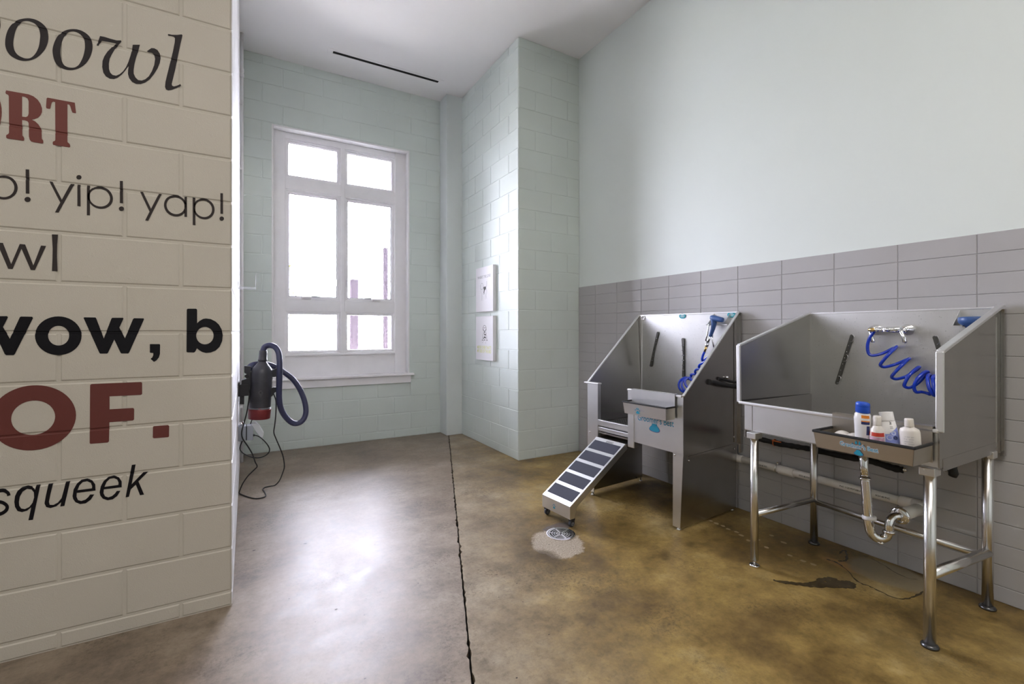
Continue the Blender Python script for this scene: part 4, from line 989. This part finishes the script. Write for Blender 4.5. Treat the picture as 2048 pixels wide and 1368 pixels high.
# 4 squat white bottle with cylinder cap
b4 = K.A(1824, 880, -.08).y
pr = [(.028, 0), (.034, .005), (.0345, .09), (.034, .118), (.031, .129), (.016, .137), (.0155, .140)]
q = bottle('broad white bottle with a narrow cap and grey print, last in the soap tray', b4 - .002, -.088, ZT, pr, .66, (-2, -3, 0), -1, 'off_white')
obj('cap', MB().lathe([(.0152, .139), (.0158, .141), (.0145, .168), (.0135, .171), (.004, .1715)], n=24), 'off_white', q)
f = interp(pr); mb = MB()
for k in range(9):
    z = .100 - k * .0095; n = 10; vs = []
    for i in range(n + 1):
        aa = -.35 + .95 * i / n
        for dz in (-.0009, .0009):
            r = f(z) + .0006; vs.append((-r * .66 * math.cos(aa), -r * math.sin(aa), z + dz))
    mb.add(vs, [(2 * i, 2 * i + 2, 2 * i + 3, 2 * i + 1) for i in range(n) if random.random() < .8])
obj('label_print', mb, plain('pale_grey_print', (.46, .45, .45, 1), .5), q)
# two white scoop lids lying at the left end
for k, (u, v, r, lab) in enumerate(((1684, 869, .036, 'larger white round lid at the left end of the soap tray'), (1707, 870, .028, 'smaller white round lid behind the tall bottle in the soap tray'))):
    p = K.A(u, v, -.09); mb = MB()
    mb.lathe([(r * .93, 0), (r, .003), (r, .010), (r * .95, .013), (r * .80, .011), (r * .74, .0145), (r * .3, .016), (.003, .016)], (0, 0, 0), (0, 0, 1), 30)
    o = obj('lid', mb, 'off_white', None, recentre=False); props(o, lab, 'lid', 'white lids in the soap tray')
    o.location = K.o + K.d * -.085 + K.w * p.y + Vector((0, 0, ZT + r * 1.05 + (.014 if k else 0))); o.rotation_euler = (R(18), R(-52), 0)

# ------------------------------------------------------------------ trigger sprayer and coiled hose of the walk-in bath
ts = thing('spray_hose', 'blue coiled hose with a blue pistol grip trigger sprayer resting in the walk-in bath', 'hose', T.o, 5.0, 'blue coiled hoses')
def tp(u, v, a): return T.A(1340 + u / 7.6, 620 + v / 7.6, a)
ga = TDp - .055
mb = MB()
mb.tube(spline([tp(805, 152, ga - .02), tp(770, 146, ga - .02), tp(700, 132, ga - .015), tp(650, 122, ga - .01), tp(618, 122, ga - .01)], 4), .02, 16, True, True, [.016, .017, .018, .0185, .019, .0195, .020, .021, .0215, .022, .0225, .0225, .022, .021, .020, .018, .012])
mb.tube(spline([tp(655, 130, ga - .01), tp(668, 190, ga - .01), tp(655, 270, ga - .005), tp(628, 350, ga), tp(610, 398, ga)], 4), .014, 16, True, True, [.021, .021, .0205, .020, .0195, .019, .018, .0172, .0165, .016, .0155, .015, .0145, .014, .0135, .013, .012])
gun = obj('sprayer_grip', mb, 'blue_grip', ts, label='blue pistol grip', kind=None)
mb = MB(); mb.tube([tp(608, 395, ga), tp(590, 450, ga), tp(568, 505, ga)], .0095, 14); mb.lathe([(.012, -.012), (.014, -.008), (.014, .008), (.011, .012)], tp(560, 535, ga), tp(530, 640, ga) - tp(610, 395, ga), 14)
obj('sprayer_neck', mb, 'chrome', ts)
obj('trigger', MB().tube(spline([tp(588, 210, ga - .03), tp(580, 290, ga - .033), tp(562, 390, ga - .03), tp(545, 460, ga - .02), tp(570, 475, ga - .005)], 4), .005, 10, True, True), 'chrome', ts)
obj('hanger_strap', MB().tube([tp(645, 380, ga + .02), tp(650, 470, ga + .02), tp(672, 590, ga + .02)], .006, 8), 'steel_tube', ts)
obj('brass_fitting', MB().cyl(tp(553, 555, ga), tp(527, 632, ga), .0095, .008, 12), 'brass', ts)
ha = TDp - .05
path = [tp(525, 635, ga), tp(500, 690, ga), tp(488, 745, ga), tp(500, 775, ga + .02), tp(540, 745, ga + .03), tp(575, 715, ga + .02), tp(560, 750, ga - .01), tp(510, 800, ga - .02), tp(455, 830, ga - .0), tp(440, 865, ha), tp(465, 885, ha + .02), tp(480, 862, ha + .02), tp(462, 895, ha),
        tp(400, 905, ha - .02), tp(380, 940, ha - .02), tp(395, 975, ha), tp(350, 975, ha - .02), tp(318, 985, ha - .03), tp(322, 1005, ha - .02)]
def loop(cx, cy, rx, ry, a0, a1, n, da, tilt=0):
    return [tp(cx + rx * math.cos(a0 + (a1 - a0) * k / n) + tilt * math.sin(a0 + (a1 - a0) * k / n), cy + ry * math.sin(a0 + (a1 - a0) * k / n), ha - .03 + da * k / n + .03 * math.cos(a0 + (a1 - a0) * k / n)) for k in range(n + 1)]
path += loop(250, 1140, 118, 112, -1.2, -1.2 - 2 * math.pi, 14, -.02) + loop(285, 1150, 105, 105, -1.2, -1.2 - 2 * math.pi, 14, -.03, 20) + loop(330, 1120, 100, 90, -1.5, -1.5 - 1.6 * math.pi, 12, -.02, 30)
obj('hose', MB().tube(spline(path, 4), .0088, 12), 'blue_hose', ts)
obj('bath_knob', MB().lathe([(.004, 0), (.011, .004), (.012, .010), (.009, .016), (.003, .018)], T.B(1452, 755, -.002), (0, -1, 0), 16), 'chrome', tub)

# ------------------------------------------------------------------ pipework
px_ = 3.088
def wx(u, v, X=px_): return onX(u, v, X)
pv = thing('drain_pipe', 'white plastic drain pipe running along the tiled wall behind the sink', 'pipe', (px_, 1.55, .37))
O = Vector(pv.location)
def rel(p): return Vector(p) - O
zA, zB = .376, .370
obj('pipe', MB().cyl(rel((px_, 2.07, zA)), rel((px_, 1.08, zB)), .0235, n=24), 'pvc', pv)
for y, L, r in ((1.74, .05, .029), (1.095, .035, .029)): obj('coupling', MB().lathe([(r - .003, -L), (r, -L + .003), (r, L - .003), (r - .003, L)], rel((px_, y, .372)), (0, 1, 0), 24), 'pvc', pv)
obj('pipe_elbow', MB().tube(spline([rel((px_, 2.05, zA)), rel((px_, 2.10, zA)), rel((px_, 2.125, zA + .03)), rel((px_, 2.125, zA + .12))], 5), .0265, 18), 'pvc', pv)
mb = MB(); mb.tube([rel((px_ + .03 * math.cos(a), 1.80, .374 + .03 * math.sin(a))) for a in [k * 2 * math.pi / 20 for k in range(21)]], .003, 8); mb.box(.0, .036, 1.795 - 1.55, 1.805 - 1.55, .030, .045)
obj('pipe_clip', mb, 'chrome', pv)
mb = MB(); mb.cyl(rel((px_, 1.075, .37)), rel((px_, .985, .37)), .031, n=24); mb.cyl(rel((px_, 1.03, .37)), rel((px_ - .065, 1.03, .37)), .031, n=24)
obj('tee', mb, 'pvc', pv)
mb = MB()
for y, t in ((1.89, 'SCH 40 PVC'), (1.60, 'SCH 40 PVC 1120'), (1.36, 'PVC 1120 POTABLE'), (1.20, 'SCH 40 PVC')):
    text_into(mb, t, lambda x, z: rel((px_ - math.sqrt(max(0, .0236 ** 2 - (z) ** 2)) , y - x, .373 + z)), (-1, 0, 0), .013, None, .0002, 0, .0004)
obj('pipe_print', mb, 'ink', pv, kind='stuff')
def kf(u, v, a): return K.A(1680 + u / 6.84, 900 + v / 6.84, a)
trp = thing('drain_trap', 'polished chrome drain trap under the long sink', 'drain trap', K.o, -1.0)
da = .30
top = kf(312, 60, da); top.z = .733
obj('tailpiece', MB().tube([top, kf(328, 240, da), kf(345, 385, da)], .0200, 22), 'chrome', trp)
dv_ = kf(385, 900, da) - kf(345, 385, da)
obj('slip_nut', MB().lathe([(.021, -.006), (.0275, -.004), (.0275, .004), (.021, .006)], kf(342, 388, da), dv_, 22), 'chrome', trp)
pth = spline([kf(343, 380, da), kf(365, 640, da), kf(385, 900, da), kf(400, 1040, da), kf(428, 1130, da + .005), kf(490, 1195, da + .015), kf(565, 1212, da + .03), kf(638, 1180, da + .045), kf(670, 1110, da + .05)], 5)
obj('j_bend', MB().tube(pth, .0215, 22), 'chrome', trp)
obj('slip_nut', MB().lathe([(.022, -.010), (.030, -.008), (.031, 0), (.030, .008), (.022, .010)], kf(400, 925, da), dv_, 14), 'white_plastic', trp, label='white plastic nut')
obj('slip_nut', MB().lathe([(.022, -.008), (.028, -.006), (.028, .006), (.022, .008)], kf(670, 1115, da + .05), (0, 0, 1), 22), 'chrome', trp)
obj('clean_out_plug', MB().lathe([(.012, 0), (.012, .008), (.015, .009), (.015, .014)], kf(555, 1236, da + .02), (0, 0, -1), 16), 'chrome', trp)
e0, e1_ = kf(672, 1110, da + .05), kf(800, 905, da + .10)
obj('trap_arm', MB().tube(spline([e0, kf(672, 1020, da + .05), kf(690, 955, da + .06), kf(735, 915, da + .08), e1_, kf(850, 890, da + .15)], 6), .0195, 22), 'chrome', trp)
fdir = kf(1090, 800, .60) - kf(850, 890, .44)
tq = (Vector((px_ - .06, 1.03, .37)) - K.o); tq = Vector((tq.dot(K.d), tq.dot(K.w), .37))
fp = kf(812, 900, da + .11); fdir = tq - fp
obj('flange', MB().lathe([(.020, 0), (.032, .001), (.041, .006), (.043, .012), (.040, .017), (.030, .018)], fp - fdir.normalized() * .006, fdir, 30), 'chrome', trp)
obj('wall_tube', MB().tube([fp + fdir.normalized() * .010, tq], .029, 24), 'pvc', trp, label='white plastic tube')

fm = thing('insulated_hose', 'black foam wrapped hose slung under the back of the sink with an orange tie', 'hose', (3.08, 1.4, .6))
FO = Vector(fm.location); fx = 3.072
P = spline([onX(u, v, fx) - FO for u, v in ((1514, 877), (1540, 883), (1560, 888), (1590, 893), (1620, 898), (1660, 907), (1700, 915), (1740, 922), (1770, 931), (1790, 937), (1806, 940))], 5)
obj('foam_sleeve', MB().tube(P, .018, 14, True, True, [.0165 + random.uniform(-.0015, .0035) for _ in P]), 'foam', fm)
obj('hose_end', MB().cyl(onX(1804, 940, fx) - FO, onX(1814, 939, fx) - FO, .013, .012, 14), 'chrome', fm)
c = onX(1549, 885, fx) - FO; mb = MB(); mb.tube([c + Vector((.020 * math.cos(a), 0, .022 * math.sin(a))) for a in [k * 2 * math.pi / 18 for k in range(19)]], .003, 8); mb.box(c.x - .022, c.x - .016, c.y - .055, c.y + .005, c.z + .012, c.z + .018)
obj('cable_tie', mb, 'orange_tie', fm, label='orange cable tie')
for k, (u, v, r, lab, u2, v2) in enumerate(((1418, 764, .0160, 'lower thicker black hose between the walk-in bath and the sink', 1492, 775), (1437, 757, .0095, 'upper thinner black hose between the walk-in bath and the sink', 1494, 767))):
    p = T.B(u, v, -.004); p = T.o + T.d * p.x + T.w * p.y + Vector((0, 0, p.z)); q = onX(u2, v2, 3.06)
    m1 = p.lerp(q, .5) + Vector((0, 0, -.006))
    mb = MB(); S_ = spline([p, p.lerp(q, .15), m1, q], 5); mb.tube(S_, r, 14, True, True, [r * (1.22 if i < 2 else 1.0 + .06 * math.sin(i * 1.7)) for i in range(len(S_))])
    props(obj('supply_hose', mb, 'black_rubber', None), lab, 'hose', 'black hoses between the baths')
mb = MB(); a = onX(1884, 944, 2.93); b = onX(1905, 952, 2.93)
mb.tube([Vector((2.93, b.y, .70)), Vector((2.93, b.y, .64)), Vector((2.93, b.y - .004, .615)), Vector((2.93, b.y, .60))], .017, 12, True, True, [.016, .017, .019, .016]); mb.box(2.915, 2.945, b.y, a.y + .02, .625, .655)
props(obj('valve', mb, 'black_rubber', None), 'short black valve stub under the right end of the long sink', 'valve')

# ------------------------------------------------------------------ floor drain
fd = thing('floor_drain', 'round steel floor drain by the foot of the ramp', 'drain', (1.738, 2.402, 0))
obj('dark_disc', MB().lathe([(.088, .0004), (.088, .0012)], n=40), 'dark_gap', fd)  # flat near-black disc painted for the shade below the grate
mb = MB()
for r0, r1 in ((.0835, .0885),):
    pass
def annulus(mb, r0, r1, z0, z1, n=44):
    vs = []
    for z in (z0, z1):
        for r in (r0, r1):
            for k in range(n): vs.append((r * math.cos(2 * math.pi * k / n), r * math.sin(2 * math.pi * k / n), z))
    fs = []
    for k in range(n):
        j = (k + 1) % n; fs += [(2 * n + k, 3 * n + k, 3 * n + j, 2 * n + j), (n + k, n + j, 3 * n + j, 3 * n + k), (k, 2 * n + k, 2 * n + j, j)]
    mb.add(vs, fs); return mb
obj('rim', annulus(MB(), .0855, .092, 0, .004), 'chrome', fd)
mb = MB()
for r0, r1 in ((.070, .0825), (.054, .061), (.039, .046), (.024, .031), (.004, .015)): annulus(mb, r0, r1, .001, .0038)
for k in range(3):
    a = R(20 + 60 * k); n = Vector((-math.sin(a), math.cos(a), 0)) * .0055; d = Vector((math.cos(a), math.sin(a), 0)) * .078
    mb.prism([d + n + Vector((0, 0, .001)), -d + n + Vector((0, 0, .001)), -d - n + Vector((0, 0, .001)), d - n + Vector((0, 0, .001))], (0, 0, .0032))
obj('grate', mb, 'steel_dark', fd, kind='stuff')
pud = [(1545, 1160), (1580, 1163), (1615, 1165), (1637, 1158), (1660, 1154), (1680, 1161), (1700, 1163), (1714, 1170), (1706, 1177), (1680, 1177), (1640, 1175), (1600, 1172), (1565, 1167)]
pp = [onZ(u, v, 0) for u, v in pud]; pc = sum(pp, Vector()) / len(pp)
mb = MB(); mb.flat([[(x + random.uniform(-.006, .006), y + random.uniform(-.006, .006)) for x, y in smooth_loop([(p.x - pc.x, p.y - pc.y) for p in pp], 6)]], lambda x, y: (x, y, .0009), 0, (0, 0, 1))
o = obj('puddle', mb, 'wet', None, recentre=False); o.location = (pc.x, pc.y, 0); props(o, 'thin dark wet patch on the floor in front of the sink legs', 'puddle')

# ------------------------------------------------------------------ wall dryer
DY = 4.2
def dv(u, v, Y=DY): return onY(470 + u / 7.6, 680 + v / 7.6, Y)
def dc(u, v, Y=DY): return onY(460 + u / 3.909, 660 + v / 3.909, Y)
base = dv(368, 1190); topc = dv(428, 165)
dr = thing('pet_dryer', 'dark canister dryer with red base and ribbed hose hung on the left wall', 'dryer', (base.x, DY, base.z))
D0 = Vector(dr.location)
def dl(p): return Vector(p) - D0
ax = (topc - base); HT = ax.length; axn = ax.normalized()
rb = (dv(560, 600).x - dv(222, 600).x) / 2
hf = lambda v: (1190 - v) / (1190 - 165) * HT
obj('body', MB().lathe([(rb * .99, hf(1035)), (rb * 1.0, hf(1000)), (rb * 1.0, hf(860)), (rb * 1.01, hf(855)), (rb * 1.0, hf(520)), (rb * .96, hf(470)), (rb * .82, hf(420)), (rb * .60, hf(380)), (rb * .40, hf(340)), (rb * .36, hf(318)), (rb * .30, hf(315))], (0, 0, 0), axn, 40), 'dryer', dr)
obj('band', MB().lathe([(rb * 1.0, hf(1042)), (rb * 1.035, hf(1038)), (rb * 1.035, hf(1026)), (rb * 1.0, hf(1020))], (0, 0, 0), axn, 40), plain('grey_band', (.16, .16, .18, 1), .35), dr, label='pale grey band')
rbm = MB(); rbm.lathe([(rb * .90, hf(1196)), (rb * 1.0, hf(1188)), (rb * 1.04, hf(1060)), (rb * 1.05, hf(1044)), (rb * .9, hf(1040))], (0, 0, 0), axn, 40)
obj('base_filter', rbm, 'red_plastic', dr, label='dark red base')
lat = dl(dv(370, 1040)) ; mb = MB(); mb.prism([dl(dv(335, 1060)) + Vector((0, -rb * 1.02, 0)), dl(dv(355, 1018)) + Vector((0, -rb * 1.02, 0)), dl(dv(390, 1018)) + Vector((0, -rb * 1.02, 0)), dl(dv(402, 1060)) + Vector((0, -rb * 1.02, 0)), dl(dv(395, 1095)) + Vector((0, -rb * 1.03, 0)), dl(dv(345, 1095)) + Vector((0, -rb * 1.03, 0))], (0, .02, 0))
obj('latch', mb, 'red_plastic', dr, bevel=.002)
obj('neck', MB().lathe([(.034, hf(320)), (.035, hf(300)), (.031, hf(285)), (.0295, hf(200)), (.0295, hf(165)), (.026, hf(160))], (0, 0, 0), axn, 26), 'dryer', dr)
mb = MB(); e = lambda pts: [dl(dv(u, v)) + Vector((0, -rb * 1.0 - .001, 0)) for u, v in pts]
for lp, dz in (([(385, 745), (425, 790), (385, 865), (347, 790)], 0),): mb.prism(e(lp), (0, -.002, 0))
obj('emblem', mb, plain('emblem_grey', (.055, .055, .062, 1), .3), dr)
mb = MB(); mb.lathe([(.0055, 0), (.003, .002)], dl(dv(385, 785)) + Vector((0, -rb - .003, 0)), (0, -1, 0), 14); obj('emblem_eye', mb, 'black_plastic', dr)
# bracket and clips on the left, handle on the right
mb = MB(); y0, y1 = -.05, .05
def slab(pts, y0, y1): mb.prism([Vector((dl(dv(u, v)).x, y0, dl(dv(u, v)).z)) for u, v in pts], (0, y1 - y0, 0))
slab([(72, 670), (205, 670), (205, 835), (145, 840), (72, 840)], -.05, .05); slab([(72, 840), (142, 840), (138, 968), (72, 968)], -.035, .035); slab([(100, 610), (215, 570), (220, 670), (100, 670)], -.04, .04)
slab([(140, 390), (240, 400), (235, 560), (140, 490)], -.03, .03); slab([(135, 540), (240, 480), (245, 760), (200, 760), (190, 600)], -.022, .022); slab([(-8, 640), (75, 640), (75, 850), (-8, 850)], -.045, .045)
obj('bracket', mb, 'black_plastic', dr, bevel=.004, kind='stuff', label='black wall bracket')
mb = MB(); slab([(540, 470), (640, 425), (655, 440), (650, 545), (600, 560), (545, 560)], -.018, .018); slab([(535, 735), (590, 715), (650, 720), (650, 760), (600, 800), (560, 860), (540, 850)], -.018, .018); slab([(622, 425), (655, 425), (652, 850), (625, 850)], -.016, .016)
obj('carry_handle', mb, 'black_plastic', dr, bevel=.004)
hp = [(428, 200, 0), (432, 150, 0), (458, 102, 0), (530, 80, -.01), (610, 108, -.03), (660, 185, -.05), (676, 300, -.07), (680, 450, -.08), (676, 600, -.08), (670, 750, -.07), (672, 900, -.05), (692, 1020, -.03), (742, 1130, -.01), (820, 1222, .0), (900, 1268, .02), (985, 1255, .03), (1048, 1195, .04), (1077, 1105, .05), (1072, 1000, .06), (1042, 880, .07), (980, 740, .08), (890, 610, .09), (800, 530, .10), (720, 475, .11), (630, 420, .12), (520, 375, .125), (400, 362, .125), (290, 372, .12), (235, 400, .10), (215, 440, .07)]
S_ = spline([dl(dv(u, v, DY + dy)) for u, v, dy in hp], 10)
# re-sample evenly and ripple the wall of the hose
L = [0]
for a, b in zip(S_, S_[1:]): L.append(L[-1] + (b - a).length)
N_ = int(L[-1] / .0042); Q = []; j = 0
for k in range(N_ + 1):
    s = L[-1] * k / N_
    while j < len(L) - 2 and L[j + 1] < s: j += 1
    Q.append(S_[j].lerp(S_[j + 1], (s - L[j]) / max(1e-9, L[j + 1] - L[j])))
obj('ribbed_hose', MB().tube(Q, .022, 14, True, True, [.0232 if k % 2 else .0205 for k in range(len(Q))]), 'hose_grey', dr)
c1 = [(150, 470, 4.16), (150, 520, 4.15), (144, 570, 4.15), (130, 650, 4.15), (106, 740, 4.15), (92, 800, 4.14), (100, 850, 4.14), (140, 910, 4.15), (175, 970, 4.18), (196, 1030, 4.20), (212, 1066, 4.22), (190, 1092, 4.23), (140, 1142, 4.24), (100, 1200, 4.26), (76, 1255, 4.27)]
pts = [dc(u, v, Y) for u, v, Y in c1]
def onfl(u, v): return onZ(460 + u / 3.909, 660 + v / 3.909, .005)
pts += [onfl(74, 1276), onfl(100, 1290), onfl(150, 1308), onfl(205, 1318), onfl(255, 1310), onfl(279, 1296), onfl(270, 1266), onfl(257, 1246), onfl(275, 1230), onfl(320, 1220), onfl(352, 1213)]
pts += [dc(u, v, Y) for u, v, Y in ((386, 1178, 4.33), (410, 1122, 4.28), (425, 1068, 4.24), (415, 990, 4.22), (390, 920, 4.20), (360, 850, 4.19), (343, 800, 4.19), (350, 740, 4.19), (358, 660, 4.19), (360, 560, 4.19), (345, 510, 4.2), (332, 480, 4.2))]
obj('power_cord', MB().tube(spline([dl(p) for p in pts], 5), .0046, 8), 'black_rubber', dr)
pts = [dc(u, v, Y) for u, v, Y in ((184, 822, 4.17), (215, 828, 4.15), (250, 850, 4.15), (288, 890, 4.15), (309, 930, 4.16), (300, 962, 4.17), (268, 986, 4.18), (220, 999, 4.19), (165, 993, 4.21), (110, 968, 4.23), (82, 940, 4.24), (79, 912, 4.25), (96, 868, 4.25), (130, 790, 4.26), (155, 745, 4.26), (172, 700, 4.24), (178, 680, 4.22))]
obj('power_cord', MB().tube(spline([dl(p) for p in pts], 5), .0042, 8), 'black_rubber', dr)

bx0, bx1 = XL + .001, dc(181, 800, 4.19).x; bz1, bz0 = dc(130, 752, 4.17).z, dc(130, 866, 4.17).z
ob = thing('outlet_box', 'grey metal outlet box with a clear weather cover below the dryer', 'outlet', (bx0, 4.22, bz0))
OO = Vector(ob.location)
xm = dc(127, 800, 4.19).x
obj('box', MB().box(0, xm - bx0 - .002, -.045, .045, 0, bz1 - bz0), 'outlet_grey', ob, bevel=.003)
obj('gasket', MB().box(xm - bx0 - .002, xm - bx0 + .004, -.042, .042, .002, bz1 - bz0 - .002), 'dark_gap', ob)
obj('faceplate', MB().box(xm - bx0 + .004, bx1 - bx0, -.045, .045, 0, bz1 - bz0), 'outlet_grey', ob, bevel=.003)
mb = MB(); lp = [dc(u, v, 4.175) - OO for u, v in ((163, 742), (178, 730), (205, 728), (232, 752), (262, 800), (266, 822), (250, 850), (238, 846))]
mb.prism(lp, (0, .085, 0)); obj('clear_cover', mb, 'clear_plastic', ob, bevel=.008, seg=3, label='clear plastic cover hinged open')
obj('plug', MB().cyl(dc(176, 822, 4.19) - OO, dc(192, 823, 4.19) - OO, .010, .008, 12), 'black_rubber', ob)
obj('conduit_fitting', MB().lathe([(.013, 0), (.016, .004), (.016, .016), (.012, .020), (.012, .03)], Vector((.022, 0, bz1 - bz0)), (0, 0, 1), 14), 'chrome', ob)

cnd = thing('conduit', 'slim white painted conduit running up the far end of the left wall', 'conduit', (-.0440, 5.3, 0))
obj('tube', MB().cyl((0, 0, .0), (0, 0, ZC - .001), .0138, n=18), 'white', cnd)
for v in (146,):
    z = onY(483, v, 5.3).z
    obj('coupling', MB().lathe([(.0165, -.045), (.0185, -.04), (.0185, -.012), (.0155, -.008), (.0155, .008), (.0185, .012), (.0185, .04), (.0165, .045)], (0, 0, z), (0, 0, 1), 18), 'white', cnd)
for z in (.55, 1.75, 2.9, 3.55): obj('strap', MB().box(-.017, .006, -.022, .022, z - .01, z + .01), 'white', cnd, bevel=.002)

ah = thing('acrylic_holder', 'clear acrylic wall holder on the end of the left wall above the dryer', 'holder', (XL, 4.2, onY(495, 577, 4.2).z))
AO = Vector(ah.location)
x1 = onY(512, 577, 4.2).x - XL; zt = onY(512, 549, 4.2).z - AO.z
obj('tray', MB().box(.001, x1, -.11, .11, 0, .004), 'clear_plastic', ah); obj('front_lip', MB().box(x1 - .003, x1, -.11, .11, .004, zt), 'clear_plastic', ah); obj('back_plate', MB().box(.001, .004, -.11, .11, .004, zt * 1.25), 'clear_plastic', ah)

# ------------------------------------------------------------------ two canvas prints on the long side of the pier
def canvas(z0, z1, label):
    c = thing('canvas_print', label, 'picture', (XS, 4.6735, z0), 0, 'dog prints on the pier')
    o = obj('canvas', MB().box(-.040, -.0005, -.2145, .2145, 0, z1 - z0), 'canvas', c, bevel=.002); return c, z1 - z0
def sk(mb, H, pts, wd):
    mb.flat([stroke2([(s_, t_) for s_, t_ in pts], wd)], lambda s_, t_: Vector((-.0406, .2145 - .429 * s_, H * (1 - t_))), 0, (-1, 0, 0))
def fillp(mb, H, loops): mb.flat(loops, lambda s_, t_: Vector((-.0406, .2145 - .429 * s_, H * (1 - t_))), 0, (-1, 0, 0))
def ctext(mb, H, body, s_, t_, wd, size): text_into(mb, body, lambda x, y: Vector((-.0406, .2145 - .429 * s_ - x, H * (1 - t_) + y)), (-1, 0, 0), size, wd, .0006, 0, .0003)
c, H = canvas(1.520, 2.026, 'upper canvas print, a standing spotted dog under grey words')
mb = MB(); ctext(mb, H, "WHERE'S THE LOVE?", .50, .225, .33, .044); obj('print_words', mb, 'soft_ink', c)
mb = MB()
for e_ in (ellipse(.37, .43, .085, .075, 24),): mb.flat([e_, [(x * .9 + .037, y * .9 + .043) for x, y in e_]], lambda s_, t_: Vector((-.0406, .2145 - .429 * s_, H * (1 - t_))), 0, (-1, 0, 0))
sk(mb, H, [(.31, .40), (.29, .45), (.32, .50)], .012); sk(mb, H, [(.44, .40), (.45, .46), (.42, .49)], .012)
sk(mb, H, [(.34, .50), (.33, .56), (.36, .62), (.36, .75)], .010); sk(mb, H, [(.43, .50), (.44, .60), (.42, .66), (.43, .76)], .010); sk(mb, H, [(.60, .48), (.66, .56), (.62, .64), (.65, .72)], .010); sk(mb, H, [(.54, .60), (.57, .66), (.56, .73)], .009); sk(mb, H, [(.42, .60), (.50, .61), (.56, .58)], .008)
sk(mb, H, [(.60, .46), (.645, .43), (.655, .37), (.65, .33)], .014)
obj('dog_drawing', mb, 'soft_ink', c)
mb = MB(); fillp(mb, H, [smooth_loop([(.46, .455), (.60, .45), (.605, .50), (.54, .53), (.50, .60), (.47, .57), (.49, .52)], 3)]); obj('dog_patch', mb, 'ink', c)
c, H = canvas(.972, 1.468, 'lower canvas print, a sitting spotted dog over yellow words')
mb = MB(); ctext(mb, H, "MOVE OVER THAT'S", .50, .715, .35, .050); ctext(mb, H, "MY SIDE OF THE BED", .50, .80, .35, .050); obj('print_words', mb, 'yellow_ink', c)
mb = MB(); e_ = ellipse(.53, .27, .095, .065, 24); mb.flat([e_, [(x * .86 + .0742, y * .86 + .0378) for x, y in e_]], lambda s_, t_: Vector((-.0406, .2145 - .429 * s_, H * (1 - t_))), 0, (-1, 0, 0))
sk(mb, H, [(.46, .25), (.44, .30), (.47, .33)], .02); sk(mb, H, [(.60, .25), (.62, .30), (.60, .33)], .02)
sk(mb, H, [(.47, .34), (.43, .44), (.41, .52), (.38, .56)], .012); sk(mb, H, [(.60, .34), (.64, .44), (.66, .52), (.68, .56)], .012); sk(mb, H, [(.50, .45), (.49, .54), (.46, .57)], .010); sk(mb, H, [(.58, .45), (.60, .54), (.62, .57)], .010)
obj('dog_drawing', mb, 'ink', c)
mb = MB()
for s_, t_, r1, r2 in ((.53, .36, .035, .02), (.56, .42, .04, .024), (.50, .40, .018, .015), (.54, .48, .045, .02), (.47, .50, .022, .014), (.60, .49, .02, .012), (.52, .54, .03, .012), (.40, .545, .025, .012), (.67, .545, .025, .012), (.41, .60, .012, .007), (.60, .605, .012, .007), (.53, .265, .02, .012)):
    fillp(mb, H, [ellipse(s_, t_, r1, r2, 10)])
obj('dog_spots', mb, 'ink', c, kind='stuff')

# ------------------------------------------------------------------ slot vent in the ceiling
av = thing('air_vent', 'long black slot air vent in the white ceiling near the window', 'vent', (1.377, 5.178, ZC))
mb = MB()
for x0, x1, y0, y1 in ((-.64, .64, -.055, -.022), (-.64, .64, .022, .055), (-.64, -.588, -.022, .022), (.588, .64, -.022, .022)): mb.box(x0, x1, y0, y1, -.003, 0)
obj('flange', mb, 'ceiling', av)
obj('slot', MB().box(-.588, .588, -.022, .022, -.0008, -.0002), 'dark_gap', av)
for y in (-.008, .008): obj('blade', MB().box(-.588, .588, y - .001, y + .001, -.003, -.0008), 'black_plastic', av)

# what each piece of the setting is
for n_, l_ in (('floor', 'stained brown concrete floor with a saw-cut joint'), ('ceiling', 'smooth white ceiling'), ('wall_left', 'block wall toned for warm light, with large dog noise words on it'), ('wall_back', 'pale mint block wall around the tall window'),
               ('wall_pier', 'pale mint block pier with two dog prints on its long side'), ('wall_right', 'smooth pale wall above grey glazed tiles behind the baths'), ('corner_column', 'plain pale column in the far corner'),
               ('window_1', 'tall white framed window of six panes'), ('wall_rear', 'plain wall behind the viewpoint'), ('wall_side', 'plain wall at the far left of the room'), ('ground', 'pale sunlit ground outside the window')):
    if n_ in bpy.data.objects: bpy.data.objects[n_]['label'] = l_
